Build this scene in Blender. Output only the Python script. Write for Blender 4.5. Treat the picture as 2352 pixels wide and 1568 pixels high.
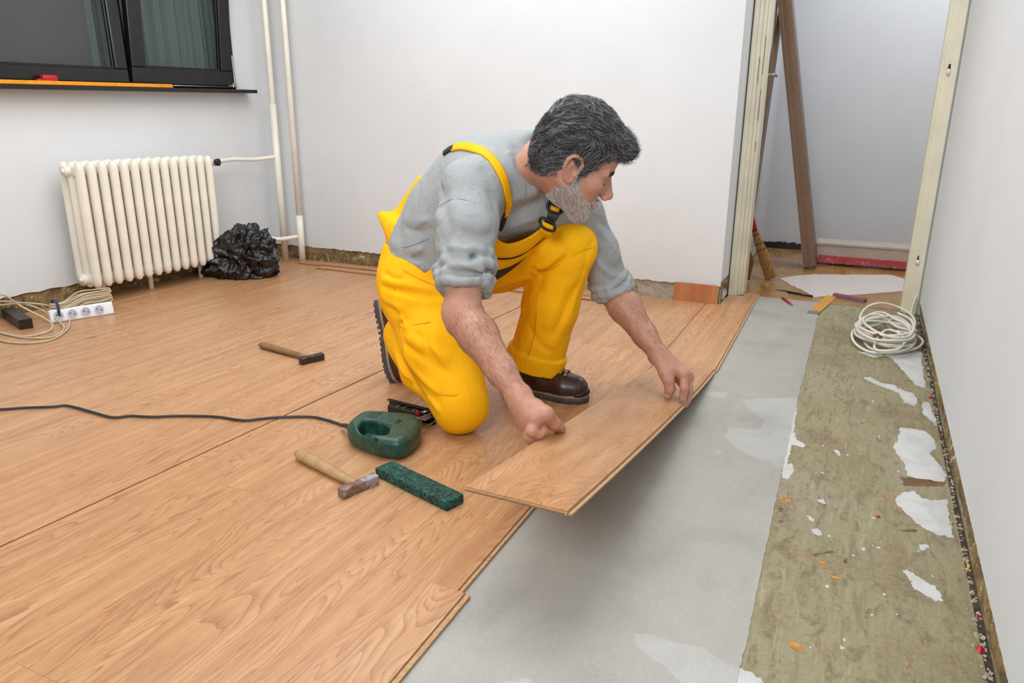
import bpy, bmesh, math, random
import numpy as np
from mathutils import Vector, Matrix
random.seed(7); np.random.seed(7)
S = bpy.context.scene
for o in list(bpy.data.objects): bpy.data.objects.remove(o)

# ------------------------------------------------------------------ camera
H = 0.9
PITCH, ROLL, YAW, FPX = 0.29491888, 0.00569998, 0.44495026, 1680.41
def _cam():
    f0 = np.array([math.cos(YAW), math.sin(YAW), 0.]); r0 = np.array([math.sin(YAW), -math.cos(YAW), 0.]); up = np.array([0, 0, 1.])
    f = f0*math.cos(PITCH) - up*math.sin(PITCH); u = up*math.cos(PITCH) + f0*math.sin(PITCH)
    r2 = r0*math.cos(ROLL) + u*math.sin(ROLL); u2 = -r0*math.sin(ROLL) + u*math.cos(ROLL)
    return np.array([r2, -u2, f])
CM = _cam(); EYE = np.array([0, 0, H])
cd = bpy.data.cameras.new('camera'); cam = bpy.data.objects.new('camera', cd); S.collection.objects.link(cam)
cd.sensor_width = 36; cd.lens = FPX/2352*36; cd.clip_start = .05; cd.clip_end = 60
mw = Matrix.Identity(4)
for i in range(3):
    mw[i][0] = CM[0][i]; mw[i][1] = -CM[1][i]; mw[i][2] = -CM[2][i]; mw[i][3] = EYE[i]
cam.matrix_world = mw
S.camera = cam
# real-world points of the room, measured from the photograph
def ray(u, v): return CM.T @ np.array([(u-1176)/FPX, (v-784)/FPX, 1.])
def C(u, v, d): return EYE + ray(u, v)*d                # a point d metres in front of the lens
def plane(u, v, ax, val):
    d = ray(u, v); return EYE + d*((val-EYE[ax])/d[ax])
def F(u, v, z=0.): return plane(u, v, 2, z)
def depth(p): return float((CM @ (np.array(p)-EYE))[2])

# ------------------------------------------------------------------ world, lights, exposure
W = bpy.data.worlds.new('world'); S.world = W; W.use_nodes = True
W.node_tree.nodes['Background'].inputs[0].default_value = (.02, .022, .028, 1)
W.node_tree.nodes['Background'].inputs[1].default_value = .4
def area(name, loc, target, size, energy, color=(1, 1, 1), size_y=None):
    l = bpy.data.lights.new(name, 'AREA'); l.energy = energy; l.color = color; l.size = size
    if size_y: l.shape = 'RECTANGLE'; l.size_y = size_y
    o = bpy.data.objects.new(name, l); S.collection.objects.link(o); o.location = loc
    o.rotation_euler = (Vector(target)-Vector(loc)).to_track_quat('-Z', 'Y').to_euler()
    return o
area('ceiling_bounce', (2.1, 1.7, 2.55), (2.1, 1.7, 0), 2.4, 66, (.94, .982, 1.008))  # added soft panel standing in for flash light bounced off the ceiling
area('flash_fill', (-.95, .55, 1.95), (3.0, 1.4, .6), 1.0, 42, (.94, .982, 1.008))  # added soft panel behind the camera, standing in for its flash
area('hall_fill', (4.9, -.4, 2.5), (4.9, -.2, 0), .8, 22, (.95, .975, 1.0))  # unseen fill light added to brighten the hall
S.view_settings.view_transform = 'Standard'; S.view_settings.look = 'None'
S.view_settings.gamma = 1; S.view_settings.use_curve_mapping = False
S.view_settings.exposure = 0.08

# ------------------------------------------------------------------ material helpers
def lin(c):
    return tuple((x/255/12.92 if x/255 <= .04045 else ((x/255+.055)/1.055)**2.4) for x in c) + (1,)
class NT:
    def __init__(s, name):
        s.m = bpy.data.materials.new(name); s.m.use_nodes = True; s.t = s.m.node_tree; s.n = s.t.nodes
        s.b = s.n['Principled BSDF']
    def add(s, t, **k):
        n = s.n.new(t)
        for a, v in k.items():
            if a.startswith('i_'):
                key = a[2:]; key = int(key) if key.isdigit() else key.replace('_', ' ')
                n.inputs[key].default_value = v
            else: setattr(n, a, v)
        return n
    def l(s, a, b): s.t.links.new(a, b)
    def coord(s, scale=(1, 1, 1), kind='Object', rnd=False):
        tc = s.add('ShaderNodeTexCoord'); mp = s.add('ShaderNodeMapping'); mp.inputs['Scale'].default_value = scale
        s.l(tc.outputs[kind], mp.inputs['Vector'])
        if rnd:
            oi = s.add('ShaderNodeObjectInfo'); mu = s.add('ShaderNodeVectorMath', operation='MULTIPLY')
            mu.inputs[1].default_value = (37, 91, 53); s.l(oi.outputs['Random'], mu.inputs[0])
            ad = s.add('ShaderNodeVectorMath', operation='ADD')
            s.l(mp.outputs[0], ad.inputs[0]); s.l(mu.outputs[0], ad.inputs[1]); return ad.outputs[0]
        return mp.outputs[0]
    def noise(s, vec, scale, detail=4, rough=.5, dist=0):
        n = s.add('ShaderNodeTexNoise'); n.inputs['Scale'].default_value = scale; n.inputs['Detail'].default_value = detail
        n.inputs['Roughness'].default_value = rough; n.inputs['Distortion'].default_value = dist
        if vec is not None: s.l(vec, n.inputs['Vector'])
        return n.outputs['Fac']
    def ramp(s, fac, stops, interp='LINEAR'):
        r = s.add('ShaderNodeValToRGB'); r.color_ramp.interpolation = interp
        e = r.color_ramp.elements
        while len(e) < len(stops): e.new(.5)
        for q, (p, c) in zip(e, stops): q.position = p; q.color = lin(c) if len(c) == 3 else c
        s.l(fac, r.inputs[0]); return r.outputs[0]
    def mask(s, fac, a, b):
        n = s.add('ShaderNodeMapRange'); n.inputs['From Min'].default_value = a; n.inputs['From Max'].default_value = b
        s.l(fac, n.inputs['Value']); return n.outputs[0]
    def mix(s, fac, a, b, mode='MIX'):
        n = s.add('ShaderNodeMix', data_type='RGBA', blend_type=mode)
        for v, i in ((fac, 0), (a, 6), (b, 7)):
            if hasattr(v, 'links'): s.l(v, n.inputs[i])
            elif i == 0: n.inputs[0].default_value = v
            else: n.inputs[i].default_value = lin(v)
        return n.outputs[2]
    def math(s, op, a, b=None, c=None):
        n = s.add('ShaderNodeMath', operation=op)
        for i, v in enumerate((a, b, c)):
            if v is None: continue
            if hasattr(v, 'links'): s.l(v, n.inputs[i])
            else: n.inputs[i].default_value = v
        return n.outputs[0]
    def bump(s, h, strength=.3, dist=.01):
        n = s.add('ShaderNodeBump'); n.inputs['Strength'].default_value = strength; n.inputs['Distance'].default_value = dist
        s.l(h, n.inputs['Height']); s.l(n.outputs[0], s.b.inputs['Normal'])
    def col(s, c):
        if hasattr(c, 'links'): s.l(c, s.b.inputs['Base Color'])
        else: s.b.inputs['Base Color'].default_value = lin(c)
    def set(s, rough=.5, metal=0, **k):
        s.b.inputs['Roughness'].default_value = rough; s.b.inputs['Metallic'].default_value = metal
        for a, v in k.items(): s.b.inputs[a.replace('_', ' ')].default_value = v
        return s.m
def simple(name, c, rough=.5, metal=0, var=.06, scale=30, bump=0, **k):
    t = NT(name); v = t.coord()
    n = t.noise(v, scale)
    lo = tuple(max(0, x*(1-var)) for x in c); hi = tuple(min(255, x*(1+var)) for x in c)
    t.col(t.ramp(n, [(.3, lo), (.7, hi)]))
    if bump: t.bump(n, bump, .003)
    return t.set(rough, metal, **k)

def wood(name, cols, rough=.34, fine=1.0, axis=0):
    t = NT(name)
    sc = (1, 1, 1)
    v = t.coord(sc, rnd=True)
    def stretch(v, s3):
        m = t.add('ShaderNodeMapping'); m.inputs['Scale'].default_value = s3; t.l(v, m.inputs['Vector']); return m.outputs[0]
    s3 = (1.15, 7.5, 7.5) if axis == 0 else (7.5, 7.5, 1.15) if axis == 2 else (7.5, 1.15, 7.5)
    f = t.noise(stretch(v, s3), 1.0, 2.5, .45, .35)                # growth field
    rings = t.math('FRACT', t.math('MULTIPLY', f, 34*fine))
    rm = t.math('POWER', rings, 2.6)
    w2 = t.noise(stretch(v, (2.6, 2.2, 2.2)), 1.0, 3, .5)          # where the cathedral figure shows
    figure0 = t.math('MULTIPLY', rm, t.mask(w2, .28, .52))
    p3 = (22, 640, 640) if axis == 0 else (640, 640, 22) if axis == 2 else (640, 22, 640)
    pores = t.noise(stretch(v, p3), 1.0, 3, .6)
    figure = t.math('MULTIPLY', figure0, t.math('MULTIPLY_ADD', t.mask(pores, .38, .60), .65, .35))
    p4 = (1.6, 34, 34) if axis == 0 else (26, 26, 1.6) if axis == 2 else (26, 1.6, 26)
    streak = t.noise(stretch(v, p4), 1.0, 4, .55)
    base = t.ramp(streak, [(.28, cols[0]), (.5, cols[1]), (.74, cols[2])])
    c = t.mix(t.math('MULTIPLY', figure, .82), base, cols[3])
    c = t.mix(t.math('MULTIPLY', t.mask(pores, .52, .68), .42), c, cols[3])
    kn = t.noise(stretch(v, (7, 12, 12) if axis == 0 else (9, 9, 9)), 1.0, 1.5, .4)
    c = t.mix(t.math('MULTIPLY', t.mask(kn, .76, .82), .5), c, cols[4])
    t.col(c); t.bump(pores, .06, .002)
    return t.set(rough, Specular_IOR_Level=.42)

M = {}
WC = [(178, 129, 90), (193, 146, 104), (205, 160, 118), (144, 92, 60), (112, 66, 42)]
M['plank'] = wood('oak_laminate', WC)
M['plank_y'] = wood('oak_laminate_cross', WC, axis=1)
M['plank_z'] = wood('oak_laminate_upright', [(176, 108, 66), (190, 122, 78), (202, 136, 90), (160, 88, 50), (140, 70, 40)], axis=2)
M['mdf'] = simple('fibreboard_edge', (186, 148, 108), .75, var=.08, scale=120)
M['mdf_dark'] = simple('fibreboard_groove', (128, 92, 62), .8, var=.1, scale=120)
def paint(name, c, bump=.12, rough=.75):
    t = NT(name); v = t.coord(); n = t.noise(v, 2.2, 5, .6); n2 = t.noise(v, 160, 3)
    t.col(t.ramp(n, [(.3, tuple(x*.975 for x in c)), (.7, c)])); t.bump(n2, bump, .002); return t.set(rough)
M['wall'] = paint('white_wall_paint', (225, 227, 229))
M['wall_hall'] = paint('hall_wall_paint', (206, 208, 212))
M['ceiling'] = paint('ceiling_paint', (232, 232, 230))
def plaster(name, cols, s=1.0):
    t = NT(name); v = t.coord(); a = t.noise(v, 9*s, 8, .62, .4); b = t.noise(v, 26*s, 6, .6, .8)
    c = t.ramp(a, [(.3, cols[0]), (.44, cols[1]), (.52, cols[2]), (.6, cols[0]), (.72, cols[1])])
    c = t.mix(t.mask(b, .6, .63), c, cols[3]); c = t.mix(t.mask(b, .36, .33), c, cols[4])
    t.col(c); t.bump(t.math('ADD', a, b), .8, .006); return t.set(.9)
M['groove'] = simple('dark_wall_joint', (62, 52, 42), .9, var=.3, scale=60)
M['band'] = plaster('bare_plaster_band', [(128, 104, 66), (150, 126, 84), (112, 92, 62), (196, 180, 140), (70, 58, 44)])
M['band_gray'] = plaster('bare_cement_band', [(176, 165, 150), (186, 174, 158), (168, 158, 144), (206, 180, 110), (140, 104, 70)], .6)
M['cream'] = simple('cream_gloss_paint', (226, 220, 198), .28, var=.03, scale=6, Specular_IOR_Level=.5)
M['cream_rad'] = simple('ivory_radiator_enamel', (240, 234, 220), .25, var=.025, scale=9, Specular_IOR_Level=.5)
M['black_frame'] = simple('black_window_wood', (22, 22, 23), .3, var=.3, scale=14)
M['steel'] = simple('brushed_steel', (176, 176, 174), .28, 1.0)
M['dark_metal'] = simple('dark_metal', (52, 50, 50), .4, .7)
M['black'] = simple('black_plastic', (24, 24, 26), .42)
M['red'] = simple('red_paint', (176, 22, 20), .4)
M['orange'] = simple('orange_level_paint', (232, 150, 22), .4)
M['white_plastic'] = simple('white_plastic', (232, 232, 236), .35, var=.02)
M['hole'] = simple('dark_hole', (30, 30, 34), .7)
t = NT('olive_screed'); v = t.coord((1, 1, 1)); v2 = t.coord((1.1, 3.2, 1))
a = t.noise(v, 3.0, 9, .62, .6); b = t.noise(v2, 7.5, 8, .68, 1.4); e = t.noise(v2, 21, 6, .6, 1.2); g = t.noise(v, 110, 3, .6)
c = t.ramp(a, [(.28, (120, 104, 76)), (.4, (138, 124, 94)), (.5, (146, 138, 104)), (.6, (150, 142, 112)), (.74, (156, 144, 128))])
c = t.mix(t.math('MULTIPLY', t.mask(b, .50, .64), .8), c, (112, 90, 58))
c = t.mix(t.math('MULTIPLY', t.mask(e, .635, .66), .8), c, (186, 140, 74))
c = t.mix(t.math('MULTIPLY', t.mask(e, .345, .325), .75), c, (92, 74, 46))
c = t.mix(t.math('MULTIPLY', t.mask(b, .36, .30), .7), c, (176, 168, 138))
c = t.mix(t.math('MULTIPLY', t.mask(g, .42, .66), .3), c, (182, 172, 140))
sv = t.coord((1, 1, 1)); sm = t.add('ShaderNodeMapping'); sm.inputs['Rotation'].default_value = (0, 0, .9); sm.inputs['Scale'].default_value = (3, 40, 1); t.l(sv, sm.inputs['Vector']); sn = t.noise(sm.outputs[0], 1.6, 5, .6)
c = t.mix(t.math('MULTIPLY', t.mask(sn, .56, .66), .5), c, (122, 108, 78)); c = t.mix(t.math('MULTIPLY', t.mask(sn, .40, .32), .4), c, (190, 176, 144))
c = t.mix(.12, c, (110, 100, 84))
t.col(c); t.bump(t.math('ADD', e, g), .25, .003); M['screed'] = t.set(.6)
t = NT('hall_floor_lino'); v = t.coord((1, 2, 1)); a = t.noise(v, 4, 7, .6, .7); b = t.noise(v, 14, 6, .7, .6)
c = t.ramp(a, [(.3, (128, 88, 44)), (.5, (162, 118, 64)), (.7, (170, 138, 96))])
c = t.mix(t.mask(b, .68, .70), c, (216, 208, 196)); t.col(c); M['lino'] = t.set(.24)
t = NT('white_filler'); v = t.coord(); a = t.noise(v, 14, 6, .6, .4)
t.col(t.ramp(a, [(.3, (186, 185, 182)), (.6, (206, 206, 205))])); t.bump(a, .3, .002); M['filler'] = t.set(.7)
t = NT('grey_foam_underlay'); v = t.coord(); a = t.noise(v, 5, 5, .55, .5)
s = t.add('ShaderNodeTexVoronoi'); s.inputs['Scale'].default_value = 260; t.l(v, s.inputs['Vector'])
hs = t.math('POWER', s.outputs['Color'], 3.2)
wv = t.coord((2.2, 38, 1)); str_ = t.noise(wv, 1.0, 3, .5)
c = t.ramp(a, [(.28, (190, 187, 184)), (.5, (208, 206, 202)), (.66, (214, 211, 204)), (.78, (218, 212, 210))])
c = t.mix(t.math('MULTIPLY', hs, .55), c, (232, 232, 226))  # pale specks: the foam's sparkle painted into its colour
c = t.mix(t.math('MULTIPLY', t.mask(str_, .48, .72), .42), c, (208, 205, 202))
t.col(c); t.bump(t.math('ADD', t.math('MULTIPLY', s.outputs['Distance'], .4), t.math('MULTIPLY', str_, .6)), .35, .003)
M['underlay'] = t.set(.38, Alpha=.40, Specular_IOR_Level=.5)
t = NT('ribbed_white_foam'); v = t.coord((1, 1, 1)); a = t.noise(v, 90, 3)
t.col(t.ramp(a, [(.3, (196, 186, 182)), (.7, (216, 207, 203))])); t.bump(a, .4, .004); M['foam'] = t.set(.6)
t = NT('window_glass'); t.b.inputs['Transmission Weight'].default_value = 0; t.col((40, 44, 46))
M['glass'] = t.set(.04, Alpha=.22, Specular_IOR_Level=.5)
t = NT('green_reflected_folds'); v = t.coord((9, 1, .3)); a = t.noise(v, 1.0, 3)  # greens of curtains mirrored in the panes, put on folds behind them
t.col(t.ramp(a, [(.3, (110, 132, 122)), (.7, (138, 158, 148))])); M['curtain_reflection'] = t.set(.8)
M['blind'] = simple('grey_blind', (118, 119, 123), .8, var=.03, scale=3)
t = NT('clear_film'); t.col((225, 222, 225)); M['film'] = t.set(.12, Alpha=.05, Specular_IOR_Level=1.0)

# ------------------------------------------------------------------ mesh helpers
def finish(o, parent=None, **k):
    S.collection.objects.link(o)
    if parent is not None:
        o.parent = parent
        if k.pop('world', True) and parent.type == 'EMPTY':
            o.matrix_parent_inverse = Matrix.Translation(-Vector(parent.location))
    else: k.pop('world', None)
    for a, v in k.items():
        if v is not None: o[a] = v
    return o
def mk(name, verts, faces, mat, parent=None, smooth=False, **k):
    me = bpy.data.meshes.new(name); me.from_pydata([tuple(map(float, v)) for v in verts], [], [tuple(f) for f in faces]); me.update()
    me.materials.append(mat if not isinstance(mat, str) else M[mat])
    if smooth: me.polygons.foreach_set('use_smooth', [True]*len(me.polygons))
    return finish(bpy.data.objects.new(name, me), parent, **k)
def fixn(me):
    bm = bmesh.new(); bm.from_mesh(me); bmesh.ops.recalc_face_normals(bm, faces=bm.faces); bm.to_mesh(me); bm.free()
def bm_obj(name, bm, mat, parent=None, smooth=False, **k):
    me = bpy.data.meshes.new(name); bmesh.ops.recalc_face_normals(bm, faces=bm.faces); bm.to_mesh(me); bm.free()
    for m_ in (mat if isinstance(mat, (list, tuple)) else [mat]): me.materials.append(M[m_] if isinstance(m_, str) else m_)
    if smooth: me.polygons.foreach_set('use_smooth', [True]*len(me.polygons))
    return finish(bpy.data.objects.new(name, me), parent, **k)
def bm_box(bm, lo, hi, mat4=None, bevel=0, seg=1, mi=0):
    lo = Vector(lo); hi = Vector(hi); c = (lo+hi)/2; s = hi-lo
    m4 = Matrix.Translation(c) @ Matrix.Diagonal((abs(s.x), abs(s.y), abs(s.z), 1))
    if mat4 is not None: m4 = mat4 @ m4
    r = bmesh.ops.create_cube(bm, size=1, matrix=m4)
    fs = list({f for v in r['verts'] for f in v.link_faces})
    for f in fs: f.material_index = mi
    if bevel:
        es = list({e for v in r['verts'] for e in v.link_edges})
        bmesh.ops.bevel(bm, geom=es, offset=bevel, segments=seg, affect='EDGES', profile=.6)
def box(name, lo, hi, mat, parent=None, bevel=0, seg=1, rot=None, **k):
    bm = bmesh.new(); bm_box(bm, lo, hi, rot, bevel, seg); return bm_obj(name, bm, mat, parent, **k)
def prism(name, pts, z0, z1, mat, parent=None, bevel=0, bottom=None, loc=None, **k):
    """flat polygon (xy) extruded from z0 up to z1"""
    bm = bmesh.new(); L = Vector(loc) if loc is not None else Vector((0, 0, 0))
    vs = [bm.verts.new((p[0]-L.x, p[1]-L.y, z1)) for p in pts]
    f = bm.faces.new(vs); r = bmesh.ops.extrude_face_region(bm, geom=[f])
    for g in r['geom']:
        if isinstance(g, bmesh.types.BMVert): g.co.z = z0
    bmesh.ops.recalc_face_normals(bm, faces=bm.faces)
    if bevel:
        es = [e for e in bm.edges if all(abs(v.co.z-z1) < 1e-6 for v in e.verts)]
        bmesh.ops.bevel(bm, geom=es, offset=bevel, segments=1, affect='EDGES')
    o = bm_obj(name, bm, mat, parent, **k)
    if loc is not None: o.location = L
    return o
def catmull(P, n=6, closed=False):
    P = [np.array(p, float) for p in P]; out = []; N = len(P)
    rng = range(N if closed else N-1)
    for i in rng:
        if closed: a, b, c, d = P[(i-1) % N], P[i], P[(i+1) % N], P[(i+2) % N]
        else: a, b, c, d = P[max(i-1, 0)], P[i], P[i+1], P[min(i+2, N-1)]
        for j in range(n):
            t = j/n
            out.append(.5*((2*b)+(-a+c)*t+(2*a-5*b+4*c-d)*t*t+(-a+3*b-3*c+d)*t**3))
    if not closed: out.append(P[-1])
    return np.array(out)
def tube_geo(P, r, seg=8, closed=False, cap=True):
    P = np.array(P, float); n = len(P)
    R = np.full(n, r) if np.isscalar(r) else np.interp(np.linspace(0, 1, n), np.linspace(0, 1, len(r)), r)
    T = np.gradient(P, axis=0) if not closed else np.roll(P, -1, 0)-np.roll(P, 1, 0)
    T /= np.linalg.norm(T, axis=1)[:, None]+1e-12
    a = np.array([0, 0, 1.]) if abs(T[0][2]) < .9 else np.array([1., 0, 0])
    N = np.cross(T[0], a); N /= np.linalg.norm(N); verts = []
    for i in range(n):
        N = N - T[i]*np.dot(N, T[i]); N /= np.linalg.norm(N); B = np.cross(T[i], N)
        for k in range(seg):
            th = 2*math.pi*k/seg; verts.append(P[i]+R[i]*(math.cos(th)*N+math.sin(th)*B))
    faces = []
    for i in range(n if closed else n-1):
        j = (i+1) % n
        for k in range(seg):
            l = (k+1) % seg; faces.append((i*seg+k, i*seg+l, j*seg+l, j*seg+k))
    if cap and not closed:
        faces.append(tuple(range(seg))[::-1]); faces.append(tuple((n-1)*seg+k for k in range(seg)))
    return verts, faces
def tube(name, P, r, mat, parent=None, seg=8, n=6, closed=False, raw=False, **k):
    Q = np.array(P, float) if raw else catmull(P, n, closed)
    v, f = tube_geo(Q, r, seg, closed); return mk(name, v, f, mat, parent, True, **k)
def join_geo(parts):
    V = []; Fc = []
    for v, f in parts:
        o = len(V); V += list(v); Fc += [tuple(i+o for i in q) for q in f]
    return V, Fc
def thing(name, label, cat, loc=(0, 0, 0), group=None):
    o = bpy.data.objects.new(name, None); o.empty_display_size = .05; S.collection.objects.link(o); o.location = Vector([float(x) for x in loc])
    o['label'] = label; o['category'] = cat
    if group: o['group'] = group
    return o
def tag(o, label, cat, group=None):
    o['label'] = label; o['category'] = cat
    if group: o['group'] = group
    return o
def jag(a, b, n, amp, seed):
    """noisy 1-D line between two (s,z) points"""
    r = random.Random(seed); out = []
    for i in range(n+1):
        t = i/n; out.append((a[0]+(b[0]-a[0])*t, a[1]+(b[1]-a[1])*t+r.uniform(-amp, amp)*(0 if i in (0, n) else 1)))
    return out
def slab(name, outline, ax, val, th, mat, parent=None, **k):
    """vertical slab: outline in (s,z); ax 0 = plane x=val with s=y, ax 1 = plane y=val with s=x; thickness th away from the room"""
    bm = bmesh.new(); mkp = (lambda s, z, d: (val+d, s, z)) if ax == 0 else (lambda s, z, d: (s, val+d, z))
    v0 = [bm.verts.new(mkp(s, z, 0)) for s, z in outline]; v1 = [bm.verts.new(mkp(s, z, th)) for s, z in outline]
    bm.faces.new(v0); bm.faces.new(v1[::-1]); n = len(v0)
    for i in range(n): bm.faces.new((v0[i], v0[(i+1) % n], v1[(i+1) % n], v1[i]))
    return bm_obj(name, bm, mat, parent, **k)
ST = dict(kind='structure')
U = .9   # photograph survey unit -> metres
# ================================================================== THE SETTING
RW, BW, LW = -.300, 3.762, 3.573          # right wall (y), back wall (x), left wall (y)
X0, X1 = -1.6, 5.76                         # wall behind the camera, far hall wall
CZ = 2.6
prism('floor', [(X0, RW-.02), (4.06, RW-.02), (4.06, LW+.02), (X0, LW+.02)], -.06, -.012, 'screed', **ST)
prism('floor_hall', [(4.06, -1.6), (X1+.1, -1.6), (X1+.1, 2.2), (4.06, 2.2)], -.06, -.009, 'lino', **ST)
FL = bpy.data.objects['floor']
box('ceiling', (X0, -1.7, CZ), (X1+.2, LW+.3, CZ+.1), 'ceiling', **ST)
box('wall_rear', (X0-.1, -1.7, -.06), (X0, LW+.3, CZ), 'wall', **ST)
# right wall: paint ends in a ragged edge above the stripped skirting band
bz = .056
low = jag((X0, bz), (4.02, bz), 700, .0013, 3)
slab('wall_right', low+[(4.02, CZ), (X0, CZ)], 1, RW, -.12, 'wall', **ST)
def rough_band(name, ax, val, s0, s1, z0, z1, mat, out, seed, n=None):
    n = n or int((s1-s0)/.012); mz = 7; r = random.Random(seed); V = []; Fc = []
    for i in range(n+1):
        for j in range(mz+1):
            s = s0+(s1-s0)*i/n; z = z0+(z1-z0)*j/mz; d = val+out*r.uniform(0, .0055)+out*.004*math.sin(s*9+j*.7)
            V.append((d, s, z) if ax == 0 else (s, d, z))
    for i in range(n):
        for j in range(mz):
            a = i*(mz+1)+j; Fc.append((a, a+1, a+mz+2, a+mz+1))
    return mk(name, V, Fc, mat, **ST)
rough_band('baseboard_right', 1, RW-.013, X0, 4.02, -.02, bz+.02, 'band', 1, 4)
# crumbly gap along the right wall: dark groove with mortar lumps, a few red spots
r = random.Random(11); pv = []
box('groove', (.0, RW-.006, -.0135), (4.02, RW+.007, -.0108), 'groove', FL)
for i in range(520):
    x = r.uniform(.2, 4.0); s = r.uniform(.0012, .0045)*(1 if x > 1.2 else .8); y = RW+r.uniform(-.003, .022)*r.random()
    q = Matrix.Rotation(r.random()*6, 3, Vector((r.random(), r.random(), 1)).normalized())
    base = [Vector(c) for c in ((-1, -1, -1), (1, -1, -1), (1, 1, -1), (-1, 1, -1), (-.7, -.7, .8), (.8, -.6, .7), (.6, .8, .9), (-.8, .7, .7))]
    pv.append(([tuple(Vector((x, y, -.011))+(q @ (b*s*Vector((1, .8, .7)).length/1.6))) for b in base],
               [(3, 2, 1, 0), (4, 5, 6, 7), (0, 1, 5, 4), (1, 2, 6, 5), (2, 3, 7, 6), (3, 0, 4, 7)]))
V, Fc = join_geo(pv); mk('mortar_crumbs', V, Fc, 'band_gray', FL, kind='stuff')
pv = []
for (u, v_, s) in ((2137, 912, .011), (2162, 1003, .006), (2252, 1490, .012), (2017, 1186, .007), (2245, 1415, .006)):
    p = F(u, v_, -.011); v0 = []
    for k in range(9): v0.append((p[0]+s*math.cos(k*.7)*(1+.4*math.sin(k*5)), p[1]+.7*s*math.sin(k*.7), -.011))
    n = 9; v0.append((p[0], p[1], -.011+s*.5)); pv.append((v0, [(k, (k+1) % n, n) for k in range(n)]))
V, Fc = join_geo(pv); mk('red_paint_spots', V, Fc, 'red', FL, label='small red paint spots along the wall joint')

# back wall (behind the man)
low = jag((.615, .085), (LW, .085), 150, .0035, 5)
slab('wall_back', low+[(LW, CZ), (.615, CZ)], 0, BW, .10, 'wall', **ST)
box('wall_return', (BW+.09, .6152, .0), (4.02, .75, CZ), 'wall', **ST)
rough_band('baseboard_back', 0, BW+.0115, 1.9, LW, -.02, .10, 'band', -1, 6)
rough_band('baseboard_back.001', 0, BW+.0115, .612, 1.9, -.02, .10, 'band_gray', -1, 8)
rough_band('baseboard_return', 1, .617, BW+.0, 3.99, -.02, .11, 'band', -1, 9)
# left wall with the window opening
wx1, wz0 = 3.545, 1.07
low = jag((X0, .085), (BW+.1, .085), 200, .006, 12)
slab('wall_left', low+[(BW+.1, CZ), (wx1, CZ), (wx1, wz0-.02), (.9, wz0-.06), (.9, CZ), (X0, CZ)], 1, LW, .12, 'wall', **ST)
box('wall_left_top', (.9, LW, 2.35), (wx1, LW+.12, CZ), 'wall', **ST)
rough_band('baseboard_left', 1, LW+.0115, X0, BW, -.02, .11, 'band', -1, 13)

# door frames between room and hall
jamb = bmesh.new()
for lo, hi in (((3.985, .585, -.01), (4.05, .61, 2.3)), ((4.0, .568, -.01), (4.075, .60, 2.3)), ((4.03, .552, -.01), (4.095, .59, 2.3)), ((4.05, .538, -.01), (4.16, .58, 2.3)), ((4.05, .57, -.01), (4.17, .72, 2.3))):
    bm_box(jamb, lo, hi, None, .003)
lj = bm_obj('door_frame_left', jamb, 'cream', kind='structure')
for (x, y, z0, z1) in ((4.005, .5675, 1.08, 1.2), (4.035, .5515, 1.12, 1.3), (4.036, .5513, .9, 1.05), (4.037, .5513, .75, .8)):
    box('worn_patch', (x, y-.0006, z0), (x+.012, y+.002, z1), 'band', lj, label='chipped patch of bare wood on the door jamb')
jamb = bmesh.new()
for lo, hi in (((4.0, -.262, -.012), (4.06, -.2925, 2.3)), ((4.015, -.236, -.012), (4.09, -.28, 2.3)), ((4.04, -.225, -.012), (4.15, -.27, 2.3)), ((4.1, -.27, -.012), (4.17, -.45, 2.3))):
    bm_box(jamb, (min(lo[0], hi[0]), min(lo[1], hi[1]), lo[2]), (max(lo[0], hi[0]), max(lo[1], hi[1]), hi[2]), None, .003)
rj = bm_obj('door_frame_right', jamb, 'cream', kind='structure')
box('wall_right_end', (4.02, -.45, -.02), (4.16, -.2925, CZ), 'wall', **ST)
for (u, v_) in ((2180, 160), (2109, 598)):
    p = plane(u, v_, 0, 4.005)
    tube('hinge_knuckle', [p+(0, .0, -.022), p+(0, 0, .004)], .0095, 'cream', rj, 10, raw=True, label='cream painted lower half of a lift-off hinge')
    tube('hinge_pin', [p+(0, .0, .004), p+(0, 0, .024)], [.0065, .0065, .004], 'dark_metal', rj, 8, raw=True, label='dark steel hinge pin')
# hall walls
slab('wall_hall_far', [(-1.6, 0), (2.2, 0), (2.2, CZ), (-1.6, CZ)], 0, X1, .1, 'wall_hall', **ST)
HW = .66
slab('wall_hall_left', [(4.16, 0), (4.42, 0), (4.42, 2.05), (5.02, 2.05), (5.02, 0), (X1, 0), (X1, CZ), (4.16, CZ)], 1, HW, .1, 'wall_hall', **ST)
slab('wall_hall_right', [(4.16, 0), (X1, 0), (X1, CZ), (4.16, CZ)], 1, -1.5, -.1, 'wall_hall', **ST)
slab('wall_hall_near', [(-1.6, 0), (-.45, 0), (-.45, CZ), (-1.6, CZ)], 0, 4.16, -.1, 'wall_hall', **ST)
box('wall_door_head', (4.02, -.45, 2.25), (4.16, .75, CZ), 'wall', **ST)
bmx = bmesh.new(); r = random.Random(4)
for i in range(46):
    y = -.1+i*.0165; bm_box(bmx, (X1-.02, y, -.01), (X1+.002, y+.0175, .028+r.uniform(0, .014)))
bm_obj('baseboard_hall', bmx, 'black', kind='structure')
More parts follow.
